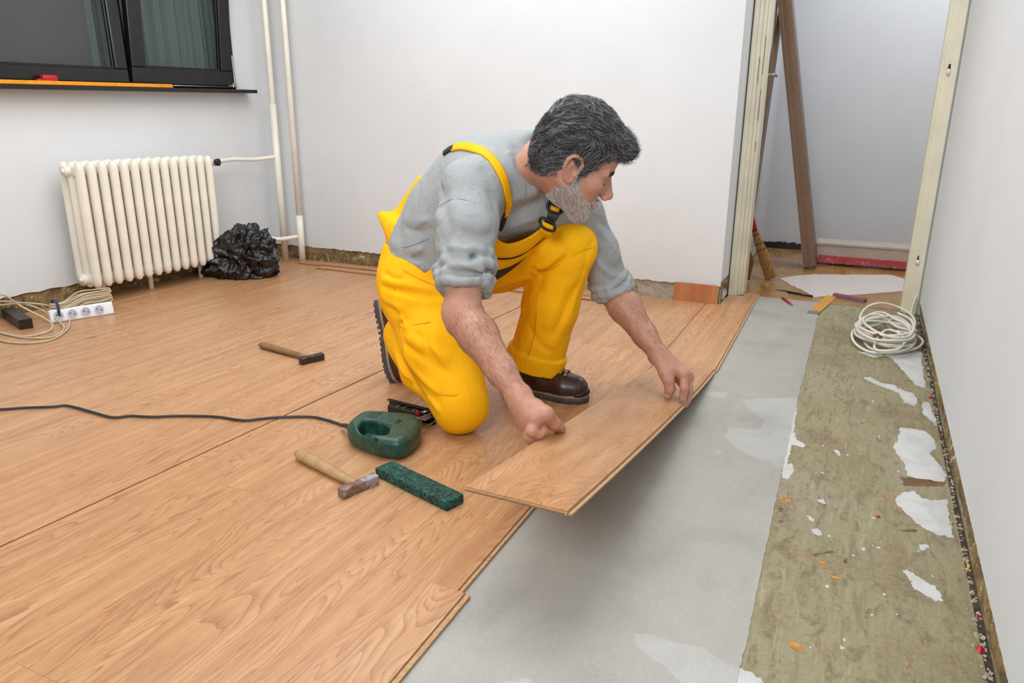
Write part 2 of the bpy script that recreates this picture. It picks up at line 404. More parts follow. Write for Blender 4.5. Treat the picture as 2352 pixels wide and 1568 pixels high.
# the hall door on the left: casing, leaf, handle
d2 = thing('hall_door', 'cream painted hall door with a steel lever handle on the left of the hall', 'door', (4.72, HW, 0))
b2 = bmesh.new()
bm_box(b2, (4.36, HW-.03, 0), (4.43, HW+.02, 2.1), None, .004); bm_box(b2, (5.01, HW-.02, 0), (5.07, HW+.02, 2.1), None, .004)
bm_box(b2, (4.36, HW-.03, 2.04), (5.07, HW+.02, 2.1), None, .004)
bm_obj('casing', b2, 'cream', d2)
box('door_leaf', (4.43, HW-.012, .01), (5.01, HW+.02, 2.04), 'cream', d2, .004)
h0 = plane(1772, 153, 1, HW-.012); hx = float(h0[0])
box('handle_plate', (4.62, HW-.018, .98), (4.655, HW-.011, 1.24), 'cream', d2, .002)
hz = 1.195
tube('lever_handle', [(4.638, HW-.014, 1.15), (4.638, HW-.075, 1.15), (4.645, HW-.088, 1.15), (4.665, HW-.09, 1.15), (4.76, HW-.09, 1.15)], .009, 'steel', d2, 12, 5, label='brushed steel lever handle')

# ------------------------------------------------------------------ laminate planks
PT = .008
ks = [(.70, .0155), (.917, .006), (1.134, -.002), (1.35, -.012), (1.568, -.028), (1.778, -.045)]
def ye(k, x):
    xu = x/U
    if k <= 5: y0, s = ks[k]
    else:
        y0 = 1.778+.014+(k-5)*.2155; s = -.045+.045*min(1, (k-5)/8)
    return (y0+s*(xu-.86))*U
joints = {0: [1.205, 2.64], 1: [.20, 1.655, 3.09], 2: [.64, 2.07, 3.5], 3: [1.34, 2.78], 4: [.5, 1.93, 3.36], 5: [.9, 2.33, 3.76]}
rr = random.Random(21); G = .00015
def plank_at(pts, parent=FL, nm='plank', mat='plank', z1=0., th=PT, lip=None):
    cx = min(p[0] for p in pts); cy = min(p[1] for p in pts)
    return prism(nm, pts, z1-th, z1, mat, parent, .00025, loc=(cx, cy, 0))
yk = 0; rows = 0
for k in range(0, 20):
    xe = BW-.006
    js = joints.get(k) or [rr.uniform(.1, 1.4)+1.43*i for i in range(4)]
    xs = [-.75] + [j*U for j in js if -.7 < j*U < xe-.1] + [xe]
    for a, b in zip(xs[:-1], xs[1:]):
        a2, b2_ = a+G, b-G
        def edge(kk, x, side):
            y = ye(kk, x)
            if kk == 5 and side > 0: pass
            return y+side*G
        lo_a, lo_b = edge(k, a2, 1), edge(k, b2_, 1); hi_a, hi_b = edge(k+1, a2, -1), edge(k+1, b2_, -1)
        if k == 5:      # row beyond the open joint starts after a gap
            lo_a += .013; lo_b += .013; hi_a, hi_b = ye(6, a2)-G, ye(6, b2_)-G
        if k == 0 and b < 1.3: lo_a -= .017; lo_b -= .017
        if lo_a > LW-.01: continue
        hi_a = min(hi_a, LW-.006); hi_b = min(hi_b, LW-.006)
        plank_at([(a2, lo_a), (b2_, lo_b), (b2_, hi_b), (a2, hi_a)])
# the row at the doorway with its notch round the wall corner
A0, A1 = 2.98*U, 4.525*U
yl = lambda x: (.70+.0155*(x/U-.86))*U-.0028
yr = lambda x: (.482+(x/U-3.07)*.0245)*U
pl = plank_at([(A0, yr(A0)), (A1, yr(A1)), (A1, .530), (3.985, .530), (3.985, .604), (BW-.008, .604), (BW-.008, yl(BW)), (A0, yl(A0))])
# tongue lips of tan fibreboard on every open edge
def lip(p0, p1, w=.009, z=-.0028, mat='mdf'):
    p0 = np.array(p0[:2]); p1 = np.array(p1[:2]); d = (p1-p0)/np.linalg.norm(p1-p0); n = np.array([d[1], -d[0]])
    prism('tongue', [p0-n*.002, p1-n*.002, p1+n*w, p0+n*w], z-.0055, z, mat, FL)
    prism('groove', [p0-n*.003, p1-n*.003, p1+n*.0022, p0+n*.0022], z-.004, z+.0006, 'mdf_dark', FL)
def op(a, b): return (a, b)
lip((-.7, ye(0, -.7)-.017), (1.205*U, ye(0, 1.205*U)-.017), .012)
lip((1.205*U, ye(0, 1.205*U)), (2.98*U, ye(0, 2.98*U)))
lip((A0, yr(A0)), (A1, yr(A1)))
# narrow inner lip seen in the open joint
pA = (-.7, ye(5, -.7)); pB = (2.5*U, ye(5, 2.5*U))
prism('tongue', [(pA[0], pA[1]), (BW-.02, ye(5, BW-.02)), (BW-.02, ye(5, BW-.02)+.0078), (pA[0], pA[1]+.0078)], -.0075, -.0014, 'mdf', FL)
prism('groove', [(pA[0], pA[1]-.0006), (BW-.02, ye(5, BW-.02)-.0006), (BW-.02, ye(5, BW-.02)+.0012), (pA[0], pA[1]+.0012)], -.003, -.0012, 'mdf_dark', FL)
prism('tongue', [(pA[0], pA[1]+.0075), (BW-.02, ye(5, BW-.02)+.0075), (BW-.02, ye(5, BW-.02)+.0128), (pA[0], pA[1]+.0128)], -.0078, -.0055, 'mdf_dark', FL)

# ------------------------------------------------------------------ underlay and patches on the screed
ux = [(4.02, 744), (0, 0)]
und_r = [F(u, v_, -.0105) for u, v_ in ((1883, 700), (1871, 760), (1846, 862), (1822, 960), (1796, 1080), (1768, 1215), (1740, 1350), (1718, 1460), (1690, 1568))]
last = und_r[-1]; und_r.append(np.array([last[0]-.9, last[1]+.02, 0]))
r = random.Random(5); edge = []
for a, b in zip(und_r[:-1], und_r[1:]):
    for t_ in np.linspace(0, 1, 14)[:-1]:
        q = a+(b-a)*t_; edge.append((q[0], q[1]+r.uniform(-.0012, .0012)))
far = [F(u, v_, -.0105) for u, v_ in ((1745, 672), (1775, 676), (1810, 682), (1850, 684), (1883, 688))]
ul = [(q[0], q[1]) for q in far[::-1]]
pts = edge+[(-.7, .9), (3.9, .9), (3.95, .53)]+ul[::-1]
u_o = prism('foam_underlay', pts, -.0107, -.0092, 'underlay')
tag(u_o, 'grey translucent foam underlay sheet unrolled between the planks and the bare screed', 'underlay')
def patch(pxs, seed, mat='filler', z=-.0118, h=.0004, rough=.004, name='filler_patch'):
    P = [F(u, v_, z)[:2] for u, v_ in pxs]; r = random.Random(seed); out = []
    for i in range(len(P)):
        a, b = P[i], P[(i+1) % len(P)]; n = max(2, int(np.linalg.norm(b-a)/.005)); nn_ = np.array([b[1]-a[1], a[0]-b[0]])/(np.linalg.norm(b-a)+1e-9)
        for j in range(n):
            t_ = j/n; q = a+(b-a)*t_+nn_*(math.sin(t_*9+i*2.1+seed)*.0022+math.sin(t_*23+i+seed)*.0012)*math.sin(math.pi*t_)+nn_*r.gauss(0, min(rough, .0016))*.7; out.append((q[0], q[1]))
    # keep it simple to avoid self-crossing
    prism(name, out, z-.002, z+h, mat, FL, kind=None)
def cr3(x, y): return (1500+x*852/1653, 760+y*852/1653)
P3 = lambda L: [cr3(*q) for q in L]
patch(P3([(935, 207), (965, 205), (1020, 232), (1075, 240), (1095, 258), (1160, 278), (1180, 312), (1165, 334), (1120, 318), (1095, 275), (1060, 262), (985, 235)]), 1, rough=.0015)
patch(P3([(1100, 430), (1160, 436), (1215, 448), (1250, 480), (1262, 520), (1230, 545), (1270, 590), (1310, 640), (1295, 672), (1240, 668), (1165, 655), (1130, 640), (1120, 590), (1085, 545), (1070, 512), (1090, 490)]), 2, rough=.002)
patch(P3([(1110, 720), (1165, 712), (1195, 745), (1240, 755), (1310, 750), (1318, 840), (1340, 922), (1265, 908), (1195, 870), (1130, 815), (1085, 770), (1082, 745)]), 3, rough=.0018)
patch(P3([(1112, 1066), (1130, 1062), (1190, 1100), (1215, 1118), (1262, 1140), (1292, 1198), (1262, 1204), (1205, 1170), (1165, 1150), (1135, 1095)]), 4, rough=.0012)
patch(P3([(1184, 952), (1215, 950), (1228, 962), (1210, 978), (1190, 976)]), 5, rough=.001)
patch(P3([(575, 600), (620, 590), (628, 625), (600, 662), (575, 650)]), 6, rough=.0015)
patch(P3([(600, 455), (632, 452), (640, 485), (678, 505), (672, 520), (610, 503)]), 7, rough=.0015)
patch(P3([(722, 750), (760, 748), (768, 770), (745, 764)]), 8, rough=.0008); patch(P3([(684, 822), (705, 822), (718, 848), (700, 842)]), 9, rough=.0008)
patch(P3([(704, 884), (735, 880), (752, 905), (738, 917), (712, 898)]), 10, rough=.0008); patch(P3([(805, 530), (822, 528), (838, 552), (826, 558)]), 11, rough=.0008)
patch(P3([(1000, 92), (1130, 84), (1195, 92), (1205, 190), (1215, 255), (1170, 240), (1130, 195), (1090, 150), (1060, 120)]), 12, rough=.003)
patch(P3([(905, 92), (1000, 96), (1035, 112), (980, 118), (945, 104)]), 13, rough=.0015)
patch(P3([(1200, 315), (1230, 320), (1262, 400), (1268, 425), (1240, 400), (1200, 365)]), 14, rough=.0018)
patch(P3([(380, 1500), (440, 1520), (500, 1568), (300, 1590), (120, 1568), (60, 1500), (-70, 1410), (-90, 1350), (0, 1352), (80, 1385), (170, 1400), (240, 1420), (300, 1470)]), 15, rough=.004)
patch(P3([(390, 305), (470, 300), (640, 298), (640, 350), (625, 450), (600, 590), (560, 620), (520, 575), (440, 560), (370, 520), (320, 470), (340, 430), (480, 440), (500, 400), (430, 350)]), 16, rough=.003, h=.0002)
patch(P3([(270, 530), (300, 530), (310, 548), (285, 552)]), 17, rough=.001); patch(P3([(240, 270), (330, 275), (320, 300), (250, 290)]), 18, rough=.002)
patch([(1210, 1555), (1150, 1568), (1100, 1600), (1240, 1600)], 19, rough=.002)
r = random.Random(31)
for i in range(34):
    u, v_ = r.uniform(1830, 2150), r.uniform(740, 1500); p = F(u, v_, -.0118); s = r.uniform(.002, .006)
    pts = [(p[0]+s*math.cos(a)*r.uniform(.6, 1.6), p[1]+s*math.sin(a)*r.uniform(.5, 1)) for a in np.linspace(0, 6.28, 9)[:-1]]
    if p[1] < .12 and p[1] > RW+.02: prism('filler_patch', pts, -.0135, -.0113, 'filler', FL)
M['ochre'] = simple('ochre_paint_flake', (176, 128, 66), .6, var=.2, scale=60)
M['umber'] = simple('umber_glue_stain', (112, 84, 50), .7, var=.2, scale=50)
for i, L in enumerate(([(562, 740), (600, 738), (620, 750), (600, 770), (575, 765)], [(720, 1008), (760, 1028), (785, 1052), (760, 1060), (735, 1030)],
    [(782, 1085), (835, 1098), (832, 1108), (800, 1100)], [(600, 1380), (625, 1378), (690, 1430), (680, 1436), (610, 1410)], [(1010, 725), (1050, 730), (1060, 745), (1030, 745)], [(920, 1105), (948, 1106), (940, 1114)])):
    patch(P3(L), 40+i, 'ochre', rough=.0015, name='paint_flake')
for i, L in enumerate(([(710, 995), (800, 978), (810, 988), (760, 990), (722, 1003)], [(1100, 885), (1130, 884), (1180, 886), (1170, 895), (1115, 893)], [(1105, 650), (1170, 655), (1300, 675), (1295, 692), (1230, 690), (1120, 690)],
    [(560, 788), (578, 788), (574, 806), (562, 804)], [(560, 846), (584, 844), (580, 854), (566, 853)], [(850, 1010), (866, 1015), (862, 1036), (850, 1030)])):
    patch(P3(L), 60+i, 'umber', rough=.0012, name='glue_stain')
# ================================================================== THINGS
# ---- window with two black sashes, deep black sill
win = bpy.data.objects.new('window_1', None); S.collection.objects.link(win); win.location = (3.62, LW, wz0); win['kind'] = 'structure'
fr = bmesh.new()
for lo, hi in (((.9, LW-.004, wz0), (wx1, LW+.09, wz0+.022)), ((wx1-.03, LW-.004, wz0), (wx1, LW+.09, 2.35)), ((.9, LW-.004, wz0), (.93, LW+.09, 2.35)), ((.9, LW-.004, 2.3), (wx1, LW+.09, 2.35)), ((2.785, LW+.02, wz0), (2.835, LW+.085, 2.3))):
    bm_box(fr, lo, hi, None, .003)
bm_obj('window_frame', fr, 'black_frame', win)
def sash(x0, x1, z0, z1, st, gl0, tilt, lab):
    piv = Vector((x0, LW+.012, z0)); T = Matrix.Translation(piv) @ Matrix.Rotation(math.radians(tilt), 4, 'X') @ Matrix.Translation(-piv)
    b = bmesh.new(); y0, y1 = LW-.012, LW+.03
    for lo, hi in (((x0, y0, z0), (x1, y1, z0+st)), ((x0, y0, z1-st), (x1, y1, z1)), ((x0, y0, z0+st), (x0+st, y1, z1-st)), ((x1-st, y0, z0+st), (x1, y1, z1-st))):
        bm_box(b, lo, hi, T, .004)
    g = .012
    for lo, hi in (((x0+st-g, y0+.012, z0+st-g), (x1-st+g, y1-.01, z0+st+.008)), ((x0+st-g, y0+.012, z0+st-g), (x0+st+.008, y1-.01, z1-st)), ((x1-st-.008, y0+.012, z0+st-g), (x1-st+g, y1-.01, z1-st))):
        bm_box(b, lo, hi, T, .002)
    s_ = bm_obj('sash', b, 'black_frame', win)
    b = bmesh.new(); bm_box(b, (x0+st-.004, LW+.006, z0+st-.004), (x1-st+.004, LW+.011, z1-st+.004), T)
    pn = bm_obj('pane', b, 'glass', s_); return s_
sash(.96, 2.80, 1.085, 2.27, .068, 0, 0, 'wide left sash')
s2 = sash(2.822, 3.512, 1.085, 2.27, .085, 0, 5.2, 'narrow right sash')
hb = bmesh.new()
bm_box(hb, (3.495, LW-.03, 1.075), (3.525, LW-.008, 1.10), None, .003); bm_box(hb, (3.512, LW-.026, 1.09), (3.522, LW-.014, 1.26), None, .002); bm_box(hb, (3.47, LW-.024, 1.082), (3.53, LW-.012, 1.09), None, .002)
bm_obj('hinge', hb, 'steel', win, label='worn steel corner hinge of the window')
tube('rail', [(2.93, LW-.02, 1.078), (3.5, LW-.02, 1.078)], .004, 'steel', win, 8, raw=True)
box('window_sill', (.85, LW-.10, wz0-.026), (3.62, LW+.02, wz0-.006), 'black_frame', win, .003)
# behind the panes: grey blind, added green folds imitating reflected curtains, black night backing
box('blind', (.93, LW+.10, wz0), (2.69, LW+.104, 2.3), 'blind', win)
V = []; Fc = []
nx = 160
for i in range(nx+1):
    x = 2.68+.85*i/nx; y = LW+.105+.017*math.sin(x*62)+.008*math.sin(x*147+1)
    V += [(x, y, wz0), (x, y, 2.3)]
for i in range(nx): Fc.append((2*i, 2*i+2, 2*i+3, 2*i+1))
mk('curtain_reflection', V, Fc, 'curtain_reflection', win, True)
box('night_backing', (.85, LW+.15, .9), (3.65, LW+.16, 2.45), 'black_frame', win)  # black sheet added as the night outside
win.rotation_euler = (0, math.radians(-1.05), 0)
# on the sill
zs = wz0-.006
lv = thing('spirit_level', 'long orange spirit level lying along the black window sill', 'level', (2.2, LW-.075, zs))
box('body', (1.5, LW-.098, zs), (3.0, LW-.068, zs+.018), 'orange', lv, .002)
box('end_cap', (2.992, LW-.099, zs), (3.002, LW-.067, zs+.019), 'black', lv, .002)
tm = thing('tape_measure', 'small red tape measure on the window sill behind the orange level', 'tape measure', (2.335, LW-.04, zs))
bm = bmesh.new(); bm_box(bm, (2.31, LW-.055, zs), (2.385, LW-.02, zs+.046), None, .012, 3); bm_obj('body', bm, 'red', tm, True)
bm = bmesh.new(); bm_box(bm, (2.285, LW-.052, zs+.0), (2.312, LW-.024, zs+.028), None, .008, 2); bm_obj('lock_button', bm, 'red', tm, True)

for o_ in (lv, tm):
    dx_ = o_.location.x-3.62; o_.rotation_euler = (0, math.radians(-1.05), 0); o_.location.z += dx_*math.tan(math.radians(1.05))
# ---- radiator of 14 columns
rad = thing('radiator', 'ivory cast iron column radiator under the window', 'radiator', (2.7, 3.43, 0))
nsec, rx0, rx1, ry0, ry1, rz0, rz1 = 14, 2.285, 3.115, 3.355, 3.51, .088, .695
pitch = (rx1-rx0)/nsec
def section():
    bm = bmesh.new()
    ys = (.0225, .0775, .1325)
    hz = rz1-rz0
    for i, y in enumerate(ys):       # three oval tubes one behind the other
        n = 12; rings = []
        for z, sx, sy in ((.0, .3, .45), (.006, .62, .75), (.022, .92, .98), (.05, 1, 1), (hz-.05, 1, 1), (hz-.022, .92, .98), (hz-.006, .62, .75), (hz, .3, .45)):
            rings.append([bm.verts.new((.0215*sx*math.cos(2*math.pi*k/n), y+.0235*sy*math.sin(2*math.pi*k/n), z)) for k in range(n)])
        for a, b in zip(rings[:-1], rings[1:]):
            for k in range(n): bm.faces.new((a[k], a[(k+1) % n], b[(k+1) % n], b[k]))
        bm.faces.new(rings[0]); bm.faces.new(rings[-1])
    for zc in (.042, hz-.042):
        bm_box(bm, (-.020, .012, zc-.024), (.020, .143, zc+.024), None, .013, 3)
        c = bmesh.ops.create_cone(bm, cap_ends=True, segments=16, radius1=.026, radius2=.026, depth=pitch, matrix=Matrix.Translation((0, .0775, zc)) @ Matrix.Rotation(math.pi/2, 4, 'Y'))
    return bm
sec = bm_obj('column_section', section(), 'cream_rad', rad, True, world=False)
sec.parent = rad; sec.matrix_parent_inverse = Matrix.Translation(-Vector(rad.location))
sec.location = (rx0+pitch*.5, ry0, rz0)
for i in range(1, nsec):
    c_ = sec.copy(); S.collection.objects.link(c_); c_.location = (rx0+pitch*(i+.5), ry0, rz0)
for zc in (rz0+.042, rz1-.042):
    tube('end_plug', [(rx0-.012, ry0+.0775, zc), (rx0+.01, ry0+.0775, zc)], .026, 'cream_rad', rad, 8, raw=True)
    tube('end_plug', [(rx0-.02, ry0+.0775, zc), (rx0-.01, ry0+.0775, zc)], .013, 'cream_rad', rad, 6, raw=True)
for x in (2.41, 2.69, 3.03):
    tube('leg', [(x, 3.475, 0), (x, 3.475, rz0+.03)], .0125, 'cream_rad', rad, 12, raw=True)
vz = rz1-.042
tube('valve', [(rx1, 3.4325, vz), (rx1+.05, 3.4325, vz)], .013, 'cream_rad', rad, 12, raw=True)
tube('valve_body', [(rx1+.045, 3.4325, vz-.004), (rx1+.075, 3.4325, vz-.004)], .018, 'cream_rad', rad, 12, raw=True)
tube('valve_knob', [(rx1+.06, 3.42, vz), (rx1+.064, 3.405, vz), (rx1+.066, 3.395, vz)], [.016, .021, .020], 'black', rad, 16, raw=True, label='round black radiator valve knob')
# ---- heating pipes
p1 = (3.66, 3.40); p2 = (3.68, 3.275)
hp = thing('heating_pipe', 'cream vertical heating pipe in the corner, left of the pair', 'pipe', (p1[0], p1[1], 0))
tube('riser', [(*p1, 0), (*p1, CZ)], .0175, 'cream_rad', hp, 16, raw=True)
tube('sleeve', [(*p1, .98), (*p1, .0)], .0205, 'cream_rad', hp, 16, raw=True)
tube('branch', [(rx1+.06, 3.4325, vz), (3.35, 3.45, vz+.008), (3.5, 3.45, vz+.0), (p1[0], p1[1], vz+.012)], .0125, 'cream_rad', hp, 12)
hp2 = thing('heating_pipe', 'cream vertical heating pipe in the corner, right of the pair', 'pipe', (p2[0], p2[1], 0))
tube('riser', [(*p2, 0), (*p2, CZ)], .0175, 'cream_rad', hp2, 16, raw=True)
tube('sleeve', [(*p2, .30), (*p2, .0)], .0215, 'cream_rad', hp2, 16, raw=True)
tube('branch', [(rx1-.01, 3.4325, rz0+.042), (3.24, 3.435, rz0+.05), (3.44, 3.40, .175), (3.56, 3.34, .16), (p2[0]-.01, p2[1]+.02, .165)], .0135, 'cream_rad', hp2, 12)

# ---- black bin bag
def bag():
    bm = bmesh.new(); bmesh.ops.create_icosphere(bm, subdivisions=6, radius=1)
    from mathutils import noise as nz
    for v in bm.verts:
        p = v.co.copy()
        a = 0
        for k in range(3):
            q = p*(1.35*1.9**k)+Vector((k*7.3, 1.1, 3)); q = q+Vector((nz.noise(q*1.1+Vector((9, 0, 0))), nz.noise(q*1.1+Vector((0, 5, 0))), 0))*.8; a += (1-abs(nz.noise(q))*3.4)*(.52**k)
        rr_ = .82+.19*a
        side = 1+1.3*max(0, -p.x-.35)*max(0, .1-p.z)
        v.co = Vector((p.x*.215*rr_*side, p.y*.150*rr_, p.z*.175*rr_*(1+.25*math.cos(p.x*2-.8))))
        v.co.z += .105
        if v.co.z < .004: v.co.z = .002+.002*abs(p.x)
    return bm
t = NT('black_polythene'); v = t.coord(); a = t.noise(v, 16, 5, .6, 1.6)
t.col((9, 9, 10)); t.bump(a, .5, .02); M['polythene'] = t.set(.15, Specular_IOR_Level=.7)
bo = bm_obj('bin_bag', bag(), 'polythene', None, True)
bo.location = (3.18, 3.285, 0); bo.rotation_euler = (0, 0, math.radians(-66))
tag(bo, 'crumpled black plastic bin bag on the floor in the corner beside the radiator', 'bag')

# ---- white multi-socket extension with its tied beige flex
ex = thing('extension_socket', 'white four-way socket strip lying by the wall near the radiator', 'socket strip', (2.1, 3.2, 0))
A = Vector((1.985, 3.262, 0)); B = Vector((2.232, 3.165, 0)); dx = (B-A).normalized(); nrm = Vector((-dx.y, dx.x, 0)) 
T = Matrix(((dx.x, nrm.x, 0, A.x), (dx.y, nrm.y, 0, A.y), (0, 0, 1, 0), (0, 0, 0, 1))) @ Matrix.Rotation(math.radians(-14), 4, 'X')
L = (B-A).length
bm = bmesh.new(); bm_box(bm, (0, 0, .002), (L, .04, .062), T, .008, 3); bm_obj('housing', bm, 'white_plastic', ex, True)
for i in range(4):
    cx = .035+i*.056; 
    bm = bmesh.new()
    bmesh.ops.create_cone(bm, cap_ends=True, segments=28, radius1=.0225, radius2=.0225, depth=.004, matrix=T @ Matrix.Translation((cx, -.0012, .032)) @ Matrix.Rotation(math.pi/2, 4, 'X'))
    so = bm_obj('socket', bm, 'white_plastic', ex)
    bm = bmesh.new()
    bmesh.ops.create_cone(bm, cap_ends=True, segments=28, radius1=.0195, radius2=.0195, depth=.002, matrix=T @ Matrix.Translation((cx, -.0035, .032)) @ Matrix.Rotation(math.pi/2, 4, 'X'))
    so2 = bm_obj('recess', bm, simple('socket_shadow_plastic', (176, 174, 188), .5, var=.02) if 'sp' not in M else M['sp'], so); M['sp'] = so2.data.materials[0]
    for (ax_, az) in ((-.0085, .003), (.0085, -.003)):
        bm = bmesh.new(); bmesh.ops.create_cone(bm, cap_ends=True, segments=12, radius1=.0028, radius2=.0028, depth=.003, matrix=T @ Matrix.Translation((cx+ax_, -.0044, .032+az)) @ Matrix.Rotation(math.pi/2, 4, 'X'))
        bm_obj('contact_hole', bm, 'hole', so)
M['flex'] = simple('beige_flex', (196, 180, 150), .5, var=.05)
M['flex_white'] = simple('white_flex', (226, 221, 208), .38, var=.03)
r = random.Random(3); P = []
e0 = F(112, 727, .035); e1 = F(252, 690, .06); dv = e1-e0; ln = np.linalg.norm(dv); dv /= ln; nv = np.array([-dv[1], dv[0], 0])
for k in range(9):
    w = .018+.014*r.random(); zz = .022+.0075*k
    for th in np.linspace(0, 2*math.pi, 13)[:-1]:
        c0 = (e0+e1)/2+np.array([.028, .034, 0]); l_ = ln*.5*(1+.03*r.uniform(-1, 1))
        z = zz+(.028 if math.cos(th) > -.2 else 0)+r.uniform(-.003, .003)
        q = c0+dv*l_*math.cos(th)+nv*w*math.sin(th); P.append((q[0], q[1]-.01, z))
coil_ex = tube('coiled_flex', P, .0034, 'flex', ex, 7, 4, label='bundle of beige flex wound in long loops')
bm = bmesh.new(); q = F(122, 716, .04)
tube('cable_tie', [(q[0]-.01, q[1]-.055, .03), (q[0]-.005, q[1]-.05, .08), (q[0]+.02, q[1]+.02, .09), (q[0]+.03, q[1]+.05, .04)], .006, simple('blue_tape', (40, 52, 96), .5), ex, 8, 5, label='dark blue tie round the flex')
def crL(L, z=.005): return [F(x/3.095, 560+y/3.095, zz if zz is not None else z) for x, y, zz in [(a[0], a[1], a[2] if len(a) > 2 else None) for a in L]]
fl = thing('beige_cable', 'loose beige cable looping over the floor at the left wall', 'cable', (1.8, 3.2, 0))
tube('loop', crL([(-330, 420, .05), (-160, 340, .16), (0, 357, .17), (45, 372, .16), (130, 430, .11), (220, 480, .08), (300, 520, .05), (368, 565, .02), (362, 608, .01), (300, 637), (200, 655), (100, 648), (0, 627), (-150, 570), (-320, 500)]), .0042, 'flex', fl, 8, 5)
tube('loop', crL([(-330, 480, .02), (-200, 430, .05), (0, 408, .085), (150, 418, .085), (250, 424, .08), (350, 440, .06), (440, 482, .03), (490, 535, .008), (488, 590), (440, 640), (350, 685), (200, 705), (60, 698), (0, 684), (-160, 650), (-330, 590)]), .0042, 'flex', fl, 8, 5)
tube('loop', crL([(-100, 436, .07), (0, 436, .07), (150, 425, .08), (280, 462, .05), (400, 535, .02), (455, 590, .007), (430, 632), (350, 665), (200, 668), (100, 655), (0, 630), (-100, 600)]), .0042, 'flex', fl, 8, 5)
# ---- black square steel tube
st = bmesh.new(); a = Vector((1.883, 3.275, 0)); d_ = Vector((.10, .31, 0)).normalized(); n_ = Vector((d_.y, -d_.x, 0))
T = Matrix(((d_.x, n_.x, 0, a.x), (d_.y, n_.y, 0, a.y), (0, 0, 1, 0), (0, 0, 0, 1)))
bm_box(st, (0, -.026, 0), (.285, .026, .047), T, .002)
sb = bm_obj('steel_bar', st, simple('scratched_black_steel', (46, 38, 40), .35, .3, var=.3, scale=60), None); sb.location = (0, 0, 0)
tag(sb, 'short dark square steel bar lying by the left wall under the beige cable', 'bar')

# ---- long thin plank strips along the back wall
r = random.Random(1)
def strip(nm, x0, x1, y0, y1, z, lab, rotz=0):
    o = thing(nm, lab, 'wood strip', (x0, y0, z), 'plank strips along the back wall')
    T = Matrix.Rotation(math.radians(rotz), 4, 'Z')
    bm = bmesh.new(); bm_box(bm, (0, y1-y0, .0022), (x1-x0, 0, .0085), T, .0006); c1 = bm_obj('laminate_face', bm, 'plank_y', o, world=False); c1.matrix_parent_inverse = Matrix.Identity(4)
    bm = bmesh.new(); bm_box(bm, (-.003, y1-y0-.002, 0), (x1-x0+.003, .002, .0028), T); c2 = bm_obj('fibreboard_core', bm, 'mdf_dark', o, world=False); c2.matrix_parent_inverse = Matrix.Identity(4)
strip('plank_strip', 3.535, 3.60, 3.04, 1.19, .0005, 'narrow laminate strip lying nearest the room in the stack by the back wall', -.6)
strip('plank_strip', 3.615, 3.67, 3.26, 1.25, .0005, 'middle narrow laminate strip with its end against the heating pipes', -1.2)
strip('plank_strip', 3.60, 3.66, 3.05, 1.4, .0095, 'narrow laminate strip lying on top of the others by the back wall', .6)
# ---- offcut leaning on the wall end
oc = thing('plank_offcut', 'square laminate offcut leaning upright against the end of the back wall', 'wood offcut', (3.73, .73, 0))
T = Matrix.Translation((3.733, 0, 0)) @ Matrix.Rotation(math.radians(6), 4, 'Y')
bm = bmesh.new(); bm_box(bm, (0, .628, .0), (.008, .846, .094), T, .0006); bm_obj('laminate_face', bm, 'plank_z', oc)
bm = bmesh.new(); bm_box(bm, (.002, .622, .0), (.007, .63, .0935), T); bm_obj('tongue', bm, 'mdf', oc)

# ---- lifted plank (bends up towards the camera)
ZN, XN, YRN, YLN = .216, 1.63*(1-.24)*U, .612*(1-.24)*U, .922*(1-.24)*U
XF, YRF, YLF = 2.975*U, .486*U, .712*U
def lp(s, w, dz=0):
    """point on the lifted plank's top: s 0 far .. 1 near, w 0 right .. 1 left"""
    x = XF+(XN-XF)*s; yr_ = YRF+(YRN-YRF)*s; yl_ = YLF+(YLN-YLF)*s
    pw = 1.22-.2*w; z = ZN*s**pw+.0015
    return np.array([x, yr_+(yl_-yr_)*w, z+dz])
def lplank():
    root = thing('lifted_plank', 'long oak laminate plank lifted at an angle in both hands of the kneeling man', 'plank', lp(0, .5))
    n, m = 60, 6
    def slabgeo(w0, w1, z0, z1, s0=0., s1=1.):
        V = []; Fc = []
        for i in range(n+1):
            s = s0+(s1-s0)*i/n
            for j in range(m+1): V.append(lp(s, w0+(w1-w0)*j/m, z1))
        o = len(V)
        for i in range(n+1):
            s = s0+(s1-s0)*i/n
            for j in range(m+1): V.append(lp(s, w0+(w1-w0)*j/m, z0))
        for i in range(n):
            for j in range(m):
                a = i*(m+1)+j; Fc.append((a, a+1, a+m+2, a+m+1)); Fc.append((o+a, o+a+m+1, o+a+m+2, o+a+1))
        for i in range(n):
            for j in (0, m):
                a = i*(m+1)+j; q = (a, a+m+1, o+a+m+1, o+a); Fc.append(q if j == 0 else q[::-1])
        for j in range(m):
            for i in (0, n):
                a = i*(m+1)+j; q = (a, a+1, o+a+1, o+a); Fc.append(q[::-1] if i == 0 else q)
        return V, Fc
    loc = Vector([float(q) for q in lp(0, .5)])
    def part(nm, g, mat, **k):
        V, Fc = g; V = [np.array(v)-np.array(loc) for v in V]
        o = mk(nm, V, Fc, mat, root, False, **k); o.matrix_parent_inverse = Matrix.Identity(4); fixn(o.data); return o
    part('laminate_face', slabgeo(.0, 1., -.0032, 0), 'plank')
    part('fibreboard_core', slabgeo(-.004, 1.004, -.0082, -.0031, 0, 1.002), 'mdf')
    part('groove', slabgeo(-.012, .0, -.0048, -.0036, 0, 1.002), 'mdf_dark')
    part('tongue', slabgeo(-.045, .01, -.0082, -.0046, 0, 1.0), 'mdf', label='pale fibreboard tongue along the edge')
    part('tongue', slabgeo(.02, .98, -.0056, -.0036, 1, 1.006), 'mdf_dark', label='end tongue of brown fibreboard')
    return root
lplank()

